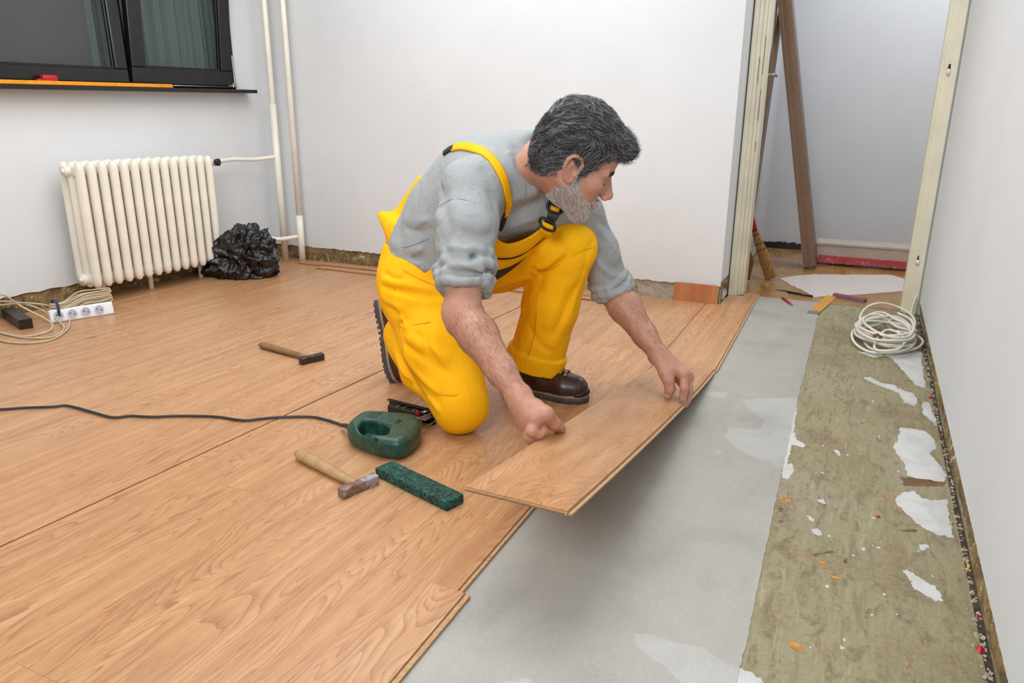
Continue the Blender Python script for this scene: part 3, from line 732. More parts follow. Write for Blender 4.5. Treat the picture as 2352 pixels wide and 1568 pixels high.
# ---- hammers
M['handle_old'] = wood('worn_ash_handle', [(120, 92, 58), (142, 112, 72), (158, 128, 86), (90, 66, 40), (70, 50, 30)], .6, axis=0)
M['handle_lite'] = wood('pale_ash_handle', [(164, 130, 88), (178, 144, 100), (190, 156, 112), (134, 100, 62), (110, 80, 50)], .55, axis=0)
def rusty(name, a, b, c):
    t = NT(name); v = t.coord(); n = t.noise(v, 55, 6, .65, .5); n2 = t.noise(v, 18, 4, .6)
    k = t.ramp(n, [(.32, a), (.5, b), (.66, c)]); k = t.mix(t.mask(n2, .56, .62), k, (168, 166, 170)); t.col(k); t.bump(n, .4, .002); return t.set(.55, .55)
M['rust_a'] = rusty('rusty_hammer_steel', (110, 78, 68), (134, 104, 90), (152, 142, 138))
M['rust_b'] = rusty('dark_hammer_steel', (52, 40, 36), (72, 58, 52), (88, 82, 80))
def hammer(label, h0, hc, a0, a1, hmat, smat, hr):
    """h0 handle end, hc head centre, a0 pein end, a1 striking end (floor xy)"""
    root = thing('hammer', label, 'hammer', (hc[0], hc[1], 0), 'hammers on the laid planks')
    ax = Vector((a1[0]-a0[0], a1[1]-a0[1], 0)); L = ax.length; ax.normalize(); ay = Vector((-ax.y, ax.x, 0)); hv = Vector((h0[0]-hc[0], h0[1]-hc[1], 0)); 
    if ay.dot(hv) < 0: ay = -ay
    s = .0115
    prof = [(-L/2, -.003, -s*1.15), (-L/2, .003, -s*1.15)]
    bm = bmesh.new(); secs = []
    # x along head, cross-section: half width in ay, z extents
    for x, hw, z0, z1 in ((-L/2, .0135, .0, .0235), (-L/2+.002, .0145, 0, .0245), (-L/2+.02, .0145, 0, .0285), (-L*.12, .0125, 0, .027), (0, .0128, .0, .027), (L*.12, .0125, 0, .027), (L*.2, .0135, 0, .0275), (L/2-.003, .0138, 0, .028), (L/2, .0118, .0022, .026)):
        secs.append([(x, -hw, z0), (x, hw, z0), (x, hw, z1*.9), (x, hw*.72, z1), (x, -hw*.72, z1), (x, -hw, z1*.9)])
    # the pein tapers across its height
    secs[0] = [(-L/2, -.0135, .0), (-L/2, -.0065, .0), (-L/2, -.0065, .024), (-L/2, -.008, .026), (-L/2, -.0125, .026), (-L/2, -.0135, .024)]
    rings = [[bm.verts.new(Vector((hc[0], hc[1], 0))+ax*x+ay*y+Vector((0, 0, z))) for x, y, z in sc] for sc in secs]
    for a, b in zip(rings[:-1], rings[1:]):
        for k in range(6): bm.faces.new((a[k], a[(k+1) % 6], b[(k+1) % 6], b[k]))
    bm.faces.new(rings[0]); bm.faces.new(rings[-1])
    bmesh.ops.bevel(bm, geom=bm.edges[:], offset=.0009, segments=2, affect='EDGES')
    bm_obj('head', bm, smat, root)
    hh = Vector((h0[0], h0[1], 0)); c0 = Vector((hc[0], hc[1], 0)); dd = (c0-hh).normalized()
    P = []; R = []
    Lh = (c0-hh).length
    n = 18; V = []; Fc = []; sd = dd.cross(Vector((0, 0, 1)))
    for i in range(n+1):
        t_ = i/n; w = np.interp(t_, [0, .04, .3, .7, .9, 1], [hr*.8, hr*1.12, hr*1.1, hr*.92, hr*.72, hr*.62]); hgt = w*.82
        c_ = hh+dd*(Lh*t_); zc = np.interp(t_, [0, 1], [hr*.95, .0135])
        for k in range(12):
            th = k*math.pi/6; V.append(tuple(c_+sd*w*math.cos(th)+Vector((0, 0, zc+hgt*math.sin(th)))))
    for i in range(n):
        for k in range(12): Fc.append((i*12+k, i*12+(k+1) % 12, (i+1)*12+(k+1) % 12, (i+1)*12+k))
    Fc += [tuple(range(12))[::-1], tuple(n*12+k for k in range(12))]
    ho = mk('handle', V, Fc, hmat, root, True); fixn(ho.data)
    # handle material runs along x: rotate object space to the handle
    return root
hammer('hammer with a pale wooden handle and rusty head beside the green block', (1.408, 1.322), (1.333, 1.062), (1.283, 1.076), (1.388, 1.043), 'handle_lite', 'rust_a', .0165)
hammer('hammer with a dark worn handle and black head alone on the far planks', (2.135, 2.155), (2.083, 1.848), (2.038, 1.868), (2.128, 1.83), 'handle_old', 'rust_b', .0145)
# ---- green and black rubber tapping block
t = NT('recycled_rubber'); v = t.coord((1, 1, 1)); n = t.noise(v, 105, 5, .7, 1.5)
t.col(t.ramp(n, [(.45, (22, 32, 32)), (.50, (24, 44, 42)), (.53, (24, 96, 80)), (.64, (32, 122, 100))])); t.bump(n, .8, .004); M['rubber'] = t.set(.75)
bl = bmesh.new(); a = Vector((1.441, 1.062, 0)); b = Vector((1.366, .80, 0)); d_ = (b-a).normalized(); n_ = Vector((-d_.y, d_.x, 0)); Lb = (b-a).length
T = Matrix(((d_.x, n_.x, 0, a.x), (d_.y, n_.y, 0, a.y), (0, 0, 1, 0), (0, 0, 0, 1)))
bm_box(bl, (0, -.029, 0.0002), (Lb, .029, .026), T, .0045, 2)
tb = bm_obj('tapping_block', bl, 'rubber', None); tag(tb, 'green and black speckled rubber tapping block on the planks beside the hammer', 'block')

# ---- broom, cardboard and other things in the hall
br = thing('hand_broom', 'straw hand broom with a red handle leaning behind the left door frame', 'broom', (4.53, .45, 0))
top = np.array([4.60, .622, .42]); neck = np.array([4.585, .585, .28]); bot = np.array([4.53, .448, .0])
tube('handle', [top, (top+neck)/2, neck+(neck-top)*.1], [.009, .012, .017], 'red', br, 12, raw=True)
t = NT('broom_straw'); v = t.coord((1, 1, .12)); n = t.noise(v, 160, 3, .6); t.col(t.ramp(n, [(.3, (122, 82, 40)), (.5, (166, 120, 66)), (.7, (196, 152, 92))])); t.bump(n, .6, .004); M['straw'] = t.set(.8)
parts = []; r = random.Random(8); ax = bot-neck; L_ = np.linalg.norm(ax); ax /= L_; s1 = np.cross(ax, [1., 0, 0]); s1 /= np.linalg.norm(s1); s2 = np.cross(ax, s1)
for i in range(520):
    a_, b_ = r.uniform(-1, 1), r.uniform(-1, 1)
    if a_*a_+b_*b_ > 1: continue
    P = []
    for tt, w in ((0, .34), (.22, .62), (.4, .8), (.7, .95), (1, 1)):
        P.append(neck+ax*L_*tt*(1-.06*r.random())+s1*a_*.036*w+s2*b_*.02*w+np.array([r.uniform(-1, 1)*.0012]*3))
    parts.append(tube_geo(P, [.0016, .0016, .0009], 3, cap=False))
V, Fc = join_geo(parts); mk('straw', V, Fc, 'straw', br, False, kind='stuff')
bind = [tube_geo(catmull([neck+ax*L_*tt+s1*.04*w*math.cos(th)+s2*.024*w*math.sin(th) for th in np.linspace(0, 6.28, 11)[:-1]], 3, True), .0016, 5, True) for tt, w in ((.05, .45), (.12, .55), (.3, .75), (.42, .82))]
V, Fc = join_geo(bind); mk('binding', V, Fc, 'black', br, True)
M['card'] = simple('brown_cardboard', (128, 92, 58), .8, var=.12, scale=20)
for i, (y0, y1, x, h, tl, lab) in enumerate(((.585, .645, 4.28, .245, 6, 'tall brown board offcut leaning behind the left door frame, the nearer one'), (.56, .640, 4.42, .20, 4, 'brown board offcut behind the left door frame beside the broom, the farther one'))):
    T = Matrix.Translation((x, 0, 0)) @ Matrix.Rotation(math.radians(tl), 4, 'Y')
    bm = bmesh.new(); vs = [bm.verts.new(T @ Vector(p)) for p in ((0, y0, .0), (0, y1, 0), (0, y1, h), (0, y0+.025, h), (0, y0-.012, h*.55))]
    f = bm.faces.new(vs); g = bmesh.ops.extrude_face_region(bm, geom=[f]); bmesh.ops.translate(bm, verts=[q for q in g['geom'] if isinstance(q, bmesh.types.BMVert)], vec=(.008, 0, 0))
    tag(bm_obj('board_offcut', bm, 'card', None), lab, 'wood offcut')
# bundles of planks leaning on the hall wall
t_b = Vector((5.0, .64, 1.60)); b_b = Vector((4.985, .31, 0))
def leaning(a, b, wdir, w, n, name, label, thn=.0098, cat='plank bundle'):
    root = thing(name, label, cat, (b.x, b.y, 0))
    up = (a-b); L = up.length; up.normalize(); wd = Vector(wdir); wd = (wd-up*wd.dot(up)).normalized(); nn = up.cross(wd)
    if nn.y > 0: nn = -nn
    for i in range(n):
        T = Matrix(((wd.x, nn.x, up.x, b.x), (wd.y, nn.y, up.y, b.y), (wd.z, nn.z, up.z, b.z), (0, 0, 0, 1)))
        rz = random.Random(i*3+n); off = rz.uniform(-.004, .004); dzz = rz.uniform(0, .006)
        bm = bmesh.new(); bm_box(bm, (off, i*thn, .004+dzz), (w+off, i*thn+thn*.62, L-.004+dzz), T)
        q = bm_obj('plank', bm, 'core_brown', root)
        bm = bmesh.new(); bm_box(bm, (off-.002, i*thn+thn*.62, .003+dzz), (w+off, i*thn+thn*.95, L-.003+dzz), T)
        bm_obj('laminate_face', bm, 'face_dark', q)
    return root
M['core_brown'] = simple('brown_fibreboard', (168, 132, 106), .7, var=.06, scale=80); M['face_dark'] = simple('walnut_laminate', (92, 70, 62), .35, var=.12, scale=18)
leaning(t_b, b_b, (1, 0, 0), .16, 8, 'plank_bundle', 'bundle of brown laminate planks leaning steeply against the hall wall')
leaning(Vector((5.12, .64, 1.6)), Vector((4.60, .628, .35)), (1, 0, -.3), .12, 2, 'plank_pair', 'pair of brown planks seen behind the leaning bundle at the hall door')
# wrapped carton of planks
ct = thing('plank_carton', 'long grey plank carton with a red side, wrapped in clear film on the hall floor', 'carton', (5.28, 0, 0))
bm = bmesh.new(); bm_box(bm, (5.2, -.62, .004), (5.39, .262, .137), None, .003); bm_obj('carton', bm, simple('grey_beige_card', (186, 172, 158), .55, var=.03, scale=8), ct)
box('red_side', (5.19, -.62, .006), (5.202, .235, .056), simple('red_print', (176, 16, 20), .35), ct, .002)
box('rim', (5.196, -.62, .118), (5.202, .262, .121), 'mdf_dark', ct)
bmf = bmesh.new(); r = random.Random(2)
n, m = 60, 14; V = []; Fc = []
for i in range(n+1):
    for j in range(m+1):
        y = .285-.9*i/n; a = j/m
        x, z = (5.178+.02*r.random(), .005+a*.3) if a < .45 else (5.178+(a-.45)*.36, .142+r.uniform(0, .014))
        if a < .45: z = .003+a/.45*.14
        if j < 3: x -= .035*(3-j)*(.4+.4*math.sin(i*.35)+.3*r.random()); z = .004+.006*r.random()
        V.append((x, y+r.uniform(-.004, .004), z))
for i in range(n):
    for j in range(m): a = i*(m+1)+j; Fc.append((a, a+1, a+m+2, a+m+1))
mk('plastic_film', V, Fc, 'film', ct, True)
# loose piece of foam in the doorway
P = [F(u, v_, -.009) for u, v_ in ((1790, 640), (1830, 634), (1870, 631), (1960, 632), (2040, 632), (2052, 634), (2083, 643), (2075, 670), (1990, 676), (1870, 683), (1845, 668), (1815, 655))]
r = random.Random(6); out = []
for i in range(len(P)):
    a, b = P[i][:2], P[(i+1) % len(P)][:2]
    for j in range(8): q = a+(b-a)*j/8; out.append((q[0]+r.uniform(-.006, .006), q[1]+r.uniform(-.002, .002)))
tag(prism('foam_offcut', out, -.0088, -.005, 'foam'), 'loose white foam offcut on the brown hall floor in the doorway', 'foam sheet')
# red pencil, try square, knife
def stick(p, q, r0, mat, nm, parent, seg=6, **k): return tube(nm, [p, q], r0, mat, parent, seg, raw=True, **k)
a = F(1797, 684, -.004); b = F(1822, 701, -.004)
pc = thing('carpenter_pencil', 'short red carpenter pencil lying on the grey underlay near the doorway', 'pencil', (a+b)/2)
stick(a, a+(b-a)*.86, .0062, 'red', 'body', pc); stick(a+(b-a)*.86, a+(b-a)*.96, [.0062, .0022], 'mdf', 'wood_tip', pc); stick(a+(b-a)*.96, b, [.0022, .0006], 'black', 'lead', pc)
sq = thing('try_square', 'try square with a yellow blade and a red and grey stock in the doorway', 'set square', F(1915, 685, -.008))
P = [F(u, v_, -.009)[:2] for u, v_ in ((1857, 717), (1882, 719), (1921, 684), (1899, 679))]
prism('blade', P, -.0085, -.0045, simple('yellow_rule', (206, 144, 44), .45, var=.1, scale=60), sq)
P = [F(u, v_, -.009)[:2] for u, v_ in ((1854, 719), (1883, 721.5), (1884, 717), (1858, 715))]
prism('blade_tip', P, -.0085, -.004, 'steel', sq)
a = F(1912, 682, -.009); b = F(1984, 696, -.009); dd = (b-a)[:2]; dd /= np.linalg.norm(dd); nn = np.array([-dd[1], dd[0]])
P = [a[:2], b[:2], b[:2]+nn*-.03, a[:2]+nn*-.03] if nn[0] < 0 else [a[:2], b[:2], b[:2]+nn*.03, a[:2]+nn*.03]
prism('stock', P, -.0085, .010, simple('grey_stock', (116, 96, 110), .5), sq, .001)
c0 = (P[3]-P[0])/.03
prism('red_inlay', [P[0]+c0*.011, P[1]+c0*.011, P[1]+c0*.026, P[0]+c0*.026], .009, .0115, simple('crimson_inlay', (186, 30, 48), .45), sq)
kn = thing('keyhole_saw', 'thin pointed saw with a black handle on the brown doorway floor', 'saw', F(1820, 672, -.008))
P = [F(u, v_, -.009)[:2] for u, v_ in ((1780, 665), (1812, 668), (1813, 672))]; prism('blade', P, -.0086, -.007, 'dark_metal', kn)
stick(F(1810, 670.5, -.001), F(1866, 680, -.001), [.006, .0085, .008, .006], 'black', 'handle', kn, 10)
# coil of white cable in front of the door jamb
co = thing('cable_coil', 'coil of thick white cable lying on the bare screed at the right door frame', 'cable', (3.45, -.15, -.012))
r = random.Random(14); P = []; 
nt = 11
for k in range(nt):
    cxk = 3.44+r.uniform(-.045, .05); cyk = -.145+r.uniform(-.012, .012); ax_ = .20+r.uniform(-.05, .05); ay_ = .112+r.uniform(-.02, .012); zz = -.002+.0055*k
    for th in np.linspace(0, 2*math.pi, 11)[:-1]:
        P.append((cxk+ax_*math.cos(th+.2), cyk+ay_*math.sin(th+.2), zz+r.uniform(-.001, .006)+.008*math.sin(th*2+k)+.006))
P = [p_ if p_[1] > RW+.014 else (p_[0], RW+.014, p_[2]) for p_ in P]
tube('windings', P, .0055, 'flex_white', co, 8, 6)
arch = [C(1992, 778, 3.12), C(1975, 735, 3.3), C(1988, 708, 3.42), C(2020, 696, 3.45), C(2060, 704, 3.45), C(2095, 725, 3.40), C(2100, 755, 3.3), C(2070, 778, 3.2), C(2020, 786, 3.12), C(1985, 778, 3.1)]
arch = [(q[0], max(q[1], RW+.012), max(q[2], .012)) for q in arch]
tube('raised_loop', arch, .0055, 'flex_white', co, 8, 6)
arch = [F(2012, 780, .045), F(2035, 758, .05), F(2065, 765, .05), F(2078, 785, .04), F(2060, 802, .03), F(2020, 805, .02), F(2008, 795, .02), F(2018, 775, .04)]
tube('front_loop', arch, .0055, 'flex_white', co, 8, 6)
tube('out_loop', [F(2060, 760, .03), F(2100, 768, .02), F(2119, 782, .012), F(2112, 796, .008), F(2080, 806, 0), F(2040, 809, 0), F(2000, 800, .002), F(1985, 785, .005)], .0055, 'flex_white', co, 8, 6)
tube('tail', [(3.5, -.27, .03), (3.7, -.275, .0), (3.88, -.265, .02), (3.97, -.272, .055), (4.0, -.28, .085)], .0045, 'flex_white', co, 8, 6)
for i in range(3):
    q = F(2012+i*3, 772+i, .055); tube('red_tie', [q+(0, .012, -.01), q+(.01, .004, .008), q+(.006*i, -.008, .006), q+(-.01, -.014, -.006)], .0018, simple('crimson_thread', (120, 16, 36), .7) if i == 0 else bpy.data.materials['crimson_thread'], co, 5, 5)
# ================================================================== distance-field modeller (organic shapes)
class Field:
    def __init__(s): s.add_ = []; s.sub_ = []; s.disp = []; s.cuts = []; s.noise = None
    # primitives: closures over arrays (N,3) -> (N,)
    def cone(s, a, b, ra, rb, k=.02, sub=False):
        a = np.array(a, float); b = np.array(b, float)
        def f(p):
            ba = b-a; l2 = ba@ba; rr_ = ra-rb; a2 = l2-rr_*rr_
            if a2 <= 1e-9: return np.linalg.norm(p-a, axis=1)-ra
            il2 = 1/l2; pa = p-a; y = pa@ba; z = y-l2; q = pa*l2-y[:, None]*ba; x2 = np.einsum('ij,ij->i', q, q)
            y2 = y*y*l2; z2 = z*z*l2; kk = np.sign(rr_)*rr_*rr_*x2
            o = (np.sqrt(x2*a2*il2)+y*rr_)*il2-ra
            m1 = np.sign(z)*a2*z2 > kk; m2 = np.sign(y)*a2*y2 < kk
            o = np.where(m2, np.sqrt(x2+y2)*il2-ra, o); o = np.where(m1, np.sqrt(x2+z2)*il2-rb, o); return o
        lo = np.minimum(a-ra, b-rb); hi = np.maximum(a+ra, b+rb)
        (s.sub_ if sub else s.add_).append((f, k, lo, hi)); return s
    def chain(s, P, R, k=.02, sub=False):
        for i in range(len(P)-1): s.cone(P[i], P[i+1], R[i], R[i+1], k, sub)
        return s
    def ell(s, c, r, R=None, k=.02, sub=False):
        c = np.array(c, float); r = np.array(r, float); R = np.eye(3) if R is None else np.array(R)   # columns = axes
        def f(p):
            q = (p-c)@R; k0 = np.linalg.norm(q/r, axis=1); k1 = np.linalg.norm(q/(r*r), axis=1)+1e-9; return k0*(k0-1)/k1
        m = r.max(); (s.sub_ if sub else s.add_).append((f, k, c-m, c+m)); return s
    def fn(s, f, k, lo, hi, sub=False):
        (s.sub_ if sub else s.add_).append((f, k, np.array(lo, float), np.array(hi, float))); return s
    def fold(s, P, amp, w):
        """ridge (amp>0) or furrow (amp<0) along a polyline lying near the surface"""
        P = np.array(P, float); n = len(P)
        def f(p):
            d2 = np.full(len(p), 9.); tt = np.zeros(len(p))
            for i in range(n-1):
                a, b = P[i], P[i+1]; ba = b-a; t_ = np.clip(((p-a)@ba)/(ba@ba+1e-12), 0, 1)
                q = p-a-t_[:, None]*ba; e = np.einsum('ij,ij->i', q, q); m = e < d2
                d2 = np.where(m, e, d2); tt = np.where(m, (i+t_)/(n-1), tt)
            return amp*np.exp(-(d2/(w*w))**.72)*np.clip(4*tt+.15, 0, 1)*np.clip(4*(1-tt)+.15, 0, 1)
        s.disp.append((f, P.min(0)-2.6*w, P.max(0)+2.6*w)); return s
    def ev(s, p, act=None):
        d = np.full(len(p), 10.)
        for i, (f, k, lo, hi) in enumerate(s.add_):
            if act is not None and not act[0][i]: continue
            e = f(p); h = np.clip(.5+.5*(d-e)/k, 0, 1); d = d*(1-h)+e*h-k*h*(1-h)
        for i, (f, k, lo, hi) in enumerate(s.sub_):
            if act is not None and not act[1][i]: continue
            e = -f(p); h = np.clip(.5-.5*(d-e)/k, 0, 1); d = d*(1-h)+e*h+k*h*(1-h)
        for i, (f, lo, hi) in enumerate(s.disp):
            if act is not None and not act[2][i]: continue
            d = d-f(p)
        if s.noise is not None: d = d+s.noise(p)
        for c in s.cuts: d = np.maximum(d, c(p))
        return d
    def grad(s, p, e=.002):
        g = np.stack([s.ev(p+np.eye(3)[i]*e)-s.ev(p-np.eye(3)[i]*e) for i in range(3)], 1)
        return g/(np.linalg.norm(g, axis=1)[:, None]+1e-9)
    def hit(s, u, v, d0=1.0, d1=3.2):
        r_ = ray(u, v); n = np.linalg.norm(r_); t_ = d0
        for _ in range(90):
            dd = s.ev((EYE+r_*t_)[None])[0]
            if dd < .0006: return EYE+r_*t_
            t_ += max(dd, .0006)*.8/n
            if t_ > d1: return None
        return EYE+r_*t_
    def near(s, u, v):
        """surface point seen at (u,v), or the closest approach of the ray"""
        h = s.hit(u, v)
        if h is not None: return h
        r_ = ray(u, v); T_ = np.linspace(1.2, 3.2, 400); P = EYE+r_[None]*T_[:, None]; return P[np.argmin(s.ev(P))]
    def path(s, uv, n=4):
        P = [s.near(*q) for q in uv]; return catmull(P, n) if n > 1 else np.array(P)
    def mesh(s, h, B=12):
        lo = np.min([a[2] for a in s.add_], 0)-.03; hi = np.max([a[3] for a in s.add_], 0)+.03
        nb = np.ceil((hi-lo)/(B*h)).astype(int); hd = B*h*.87
        I = np.stack(np.meshgrid(*[np.arange(n) for n in nb], indexing='ij'), -1).reshape(-1, 3)
        Cn = lo+(I+.5)*B*h
        D = []; 
        for (f, k, l_, h_) in s.add_:
            far = np.linalg.norm(np.maximum(0, np.maximum(l_-Cn, Cn-h_)), axis=1); dd = far.copy(); m = far < hd+.12; dd[m] = f(Cn[m]); D.append(dd)
        D = np.array(D); dm = D.min(0); keep = (np.abs(dm) < hd+.05)
        if s.cuts: 
            pass
        idx = np.nonzero(keep)[0]; off = np.stack(np.meshgrid(*[np.arange(B+1)]*3, indexing='ij'), -1).reshape(-1, 3)*h
        vals = np.empty((len(idx), (B+1)**3), np.float32); base = lo+I[idx]*B*h; good = np.zeros(len(idx), bool)
        for n_, b in enumerate(idx):
            c = Cn[b]; a0 = D[:, b] < max(dm[b], -hd)+2*hd+np.array([q[1] for q in s.add_])
            a1 = [np.linalg.norm(np.maximum(0, np.maximum(q[2]-c, c-q[3]))) < hd+q[1]+.01 for q in s.sub_]
            a2 = [np.linalg.norm(np.maximum(0, np.maximum(q[1]-c, c-q[2]))) < hd for q in s.disp]
            # cheap test first
            v = s.ev(c[None], (a0, a1, a2))[0]
            if abs(v) > hd*1.15+.012: continue
            v = s.ev(base[n_]+off, (a0, a1, a2)); vals[n_] = v; good[n_] = v.min() < 0 < v.max()
        vals = vals[good].reshape(-1, B+1, B+1, B+1); base = base[good]; Ib = I[idx][good]*B
        Sg = vals < 0
        cnt = np.zeros(Sg[:, :-1, :-1, :-1].shape, np.int8)
        for i in (0, 1):
            for j in (0, 1):
                for k in (0, 1): cnt += Sg[:, i:B+i, j:B+j, k:B+k]
        act = (cnt > 0) & (cnt < 8); bi, ci, cj, ck = np.nonzero(act)
        acc = np.zeros((len(bi), 3)); num = np.zeros(len(bi))
        cs = [(i, j, k) for i in (0, 1) for j in (0, 1) for k in (0, 1)]
        for a in cs:
            for ax in range(3):
                if a[ax]: continue
                b = list(a); b[ax] = 1
                va = vals[bi, ci+a[0], cj+a[1], ck+a[2]]; vb = vals[bi, ci+b[0], cj+b[1], ck+b[2]]
                m = (va < 0) != (vb < 0); t_ = np.where(m, va/(va-vb+1e-12), 0); q = np.tile(np.array(a, float), (len(bi), 1)); q[:, ax] += t_
                acc[m] += q[m]; num[m] += 1
        pos = base[bi]+(np.stack([ci, cj, ck], 1)+acc/num[:, None])*h
        Nn = (nb*B).astype(np.int64); G_ = Ib[bi]+np.stack([ci, cj, ck], 1)
        key = (G_[:, 0].astype(np.int64)*Nn[1]+G_[:, 1])*Nn[2]+G_[:, 2]; order = np.argsort(key); ks_ = key[order]
        quads = []
        for ax in range(3):
            A_ = Sg[:, :B, :B, :B]; sl = [slice(0, B)]*3; sl[ax] = slice(1, B+1); Bq = Sg[(slice(None),)+tuple(sl)]
            m = A_ != Bq; b_, i_, j_, k_ = np.nonzero(m); g0 = Ib[b_]+np.stack([i_, j_, k_], 1); flip = A_[m]
            o1, o2 = [(1, 2), (2, 0), (0, 1)][ax]
            vs = []
            for d1, d2 in ((0, 0), (-1, 0), (-1, -1), (0, -1)):
                g = g0.copy(); g[:, o1] += d1; g[:, o2] += d2; kk = (g[:, 0].astype(np.int64)*Nn[1]+g[:, 1])*Nn[2]+g[:, 2]
                p_ = np.clip(np.searchsorted(ks_, kk), 0, len(ks_)-1); ok = ks_[p_] == kk; vs.append(np.where(ok, order[p_], -1))
            Q = np.stack(vs, 1); okk = (Q >= 0).all(1); Q = Q[okk]; fl_ = flip[okk]; Q[~fl_] = Q[~fl_][:, ::-1]; quads.append(Q)
        return pos, np.concatenate(quads)
def np_mesh(name, V, Q, mat, parent=None, smooth=True, **k):
    me = bpy.data.meshes.new(name); me.vertices.add(len(V)); me.vertices.foreach_set('co', np.asarray(V, np.float32).ravel())
    n = Q.shape[1]; me.loops.add(Q.size); me.loops.foreach_set('vertex_index', Q.ravel().astype(np.int32))
    me.polygons.add(len(Q)); me.polygons.foreach_set('loop_start', np.arange(0, Q.size, n, dtype=np.int32)); me.polygons.foreach_set('loop_total', np.full(len(Q), n, np.int32))
    if smooth: me.polygons.foreach_set('use_smooth', np.ones(len(Q), bool))
    me.update(calc_edges=True); me.validate(); me.materials.append(M[mat] if isinstance(mat, str) else mat)
    return finish(bpy.data.objects.new(name, me), parent, **k)
def strands(name, roots, dirs, field, steps, step, rad, mat, parent, lift=.0015, wave=.25, freq=2.2, seed=1, rise=0., shade=None, hug=True):
    """thin triangular hairs growing over a surface, bending with it"""
    rg = np.random.RandomState(seed); n = len(roots); P = roots.copy(); D = dirs.copy(); pts = [P-0]
    ph = rg.rand(n)*6.28; lf = lift*(.3+1.2*rg.rand(n)); L = step*(.65+.7*rg.rand(n))
    for i in range(steps):
        g = field.grad(P); D = D-g*np.einsum('ij,ij->i', D, g)[:, None]; D /= np.linalg.norm(D, axis=1)[:, None]+1e-9
        Sd = np.cross(g, D); w = wave*np.sin(ph+i*freq); D2 = D+Sd*w[:, None]; D2 /= np.linalg.norm(D2, axis=1)[:, None]
        P = P+D2*L[:, None]
        if hug:
            d = field.ev(P); tgt = lf*(i+1)/steps+rise*((i+1)/steps)**2; P = P-g*(d-tgt)[:, None]
        else: P = P+g*(rise*L)[:, None]
        pts.append(P)
    pts = np.array(pts); m = len(pts)                              # m, n, 3
    T_ = np.gradient(pts, axis=0); T_ /= np.linalg.norm(T_, axis=2)[..., None]+1e-9
    g = np.broadcast_to(field.grad(roots), T_.shape); S1 = np.cross(T_, g); S1 /= np.linalg.norm(S1, axis=2)[..., None]+1e-9; S2 = np.cross(S1, T_)
    rr_ = rad*np.interp(np.arange(m), [0, m*.3, m-1], [.8, 1, .25])[:, None, None]*(.6+.8*rg.rand(n))[None, :, None]
    V = np.stack([pts+S1*rr_*math.cos(a)+S2*rr_*math.sin(a) for a in (math.pi/2, math.pi*7/6, math.pi*11/6)], 2)   # m,n,3,3
    V = V.transpose(1, 0, 2, 3).reshape(-1, 3); Q = []
    b = (np.arange(n)*m*3)[:, None]
    for i in range(m-1):
        for k in range(3):
            l = (k+1) % 3; Q.append(np.concatenate([b+i*3+k, b+i*3+l, b+(i+1)*3+l, b+(i+1)*3+k], 1))
    Q = np.concatenate(Q); o = np_mesh(name, V, Q, mat, parent, False, kind='stuff')
    at = o.data.attributes.new('tone', 'FLOAT', 'POINT'); at.data.foreach_set('value', np.repeat(rg.rand(n) if shade is None else shade, m*3).astype(np.float32))
    return o
def hair_mat(name, stops, rough=.45):
    t = NT(name); a = t.add('ShaderNodeAttribute'); a.attribute_name = 'tone'; t.col(t.ramp(a.outputs['Fac'], stops)); return t.set(rough, Specular_IOR_Level=.35)
def poly_sdf(P):
    P = np.array(P, float)
    def f(q):
        d = np.full(len(q), 1e9); ins = np.ones(len(q)); n = len(P)
        for i in range(n):
            a, b = P[i], P[i-1]; e = b-a; w = q-a; t_ = np.clip((w@e)/(e@e), 0, 1); r_ = w-t_[:, None]*e; d = np.minimum(d, np.einsum('ij,ij->i', r_, r_))
            c1 = q[:, 1] >= a[1]; c2 = q[:, 1] < b[1]; c3 = e[0]*w[:, 1] > e[1]*w[:, 0]; al = (c1 & c2 & c3) | (~c1 & ~c2 & ~c3); ins = np.where(al, -ins, ins)
        return ins*np.sqrt(d)
    return f

# ---- green jigsaw lying on its side
js = thing('jigsaw', 'worn dark green electric jigsaw lying on its side on the planks by the kneeling knee', 'jigsaw', (1.62, 1.16, 0))
jf = Field(); zc, hh_ = .034, .031
outer = poly_sdf(catmull([F(u, v, .036)[:2] for u, v in ((798, 990), (812, 974), (834, 961), (864, 959), (905, 962), (946, 966), (961, 973), (967, 990), (962, 1004), (944, 1022), (920, 1034), (895, 1033), (862, 1027), (828, 1014), (804, 1002))], 4, True))
inner = poly_sdf(catmull([F(u, v, .060)[:2] for u, v in ((824, 981), (832, 969), (850, 966), (882, 975), (894, 984), (888, 999), (866, 1000), (838, 995), (827, 989))], 4, True))
def ext(f2, z0, hz, rd):
    def f(p):
        a = f2(p[:, :2])+rd; b = np.abs(p[:, 2]-z0)-hz+rd
        return np.minimum(np.maximum(a, b), 0)+np.sqrt(np.maximum(a, 0)**2+np.maximum(b, 0)**2)-rd
    return f
lo = np.array([1.44, .98, 0]); hi = np.array([1.80, 1.36, .08])
jf.fn(ext(outer, zc, hh_, .021), .004, lo, hi); jf.fn(ext(inner, .052, .034, .004), .012, lo, hi, True)
for uv in (((800, 975), (835, 941)),):
    pass
jf.fold([F(u, v, .07) for u, v in ((862, 962), (905, 966), (920, 958))], -.0012, .003)
jf.fold([F(u, v, .07) for u, v in ((940, 962), (905, 1000), (890, 1030))], -.0012, .0028)
for dx_ in (0, 5, 10, 15): jf.fold([F(833+dx_*.9, 947+dx_*.0, .071), F(826+dx_, 956, .071)], -.0022, .0022)
V, Q = jf.mesh(.0022, 12)
t = NT('scuffed_green_plastic'); v = t.coord(); n = t.noise(v, 38, 7, .66, .6); n2 = t.noise(v, 12, 4, .6)
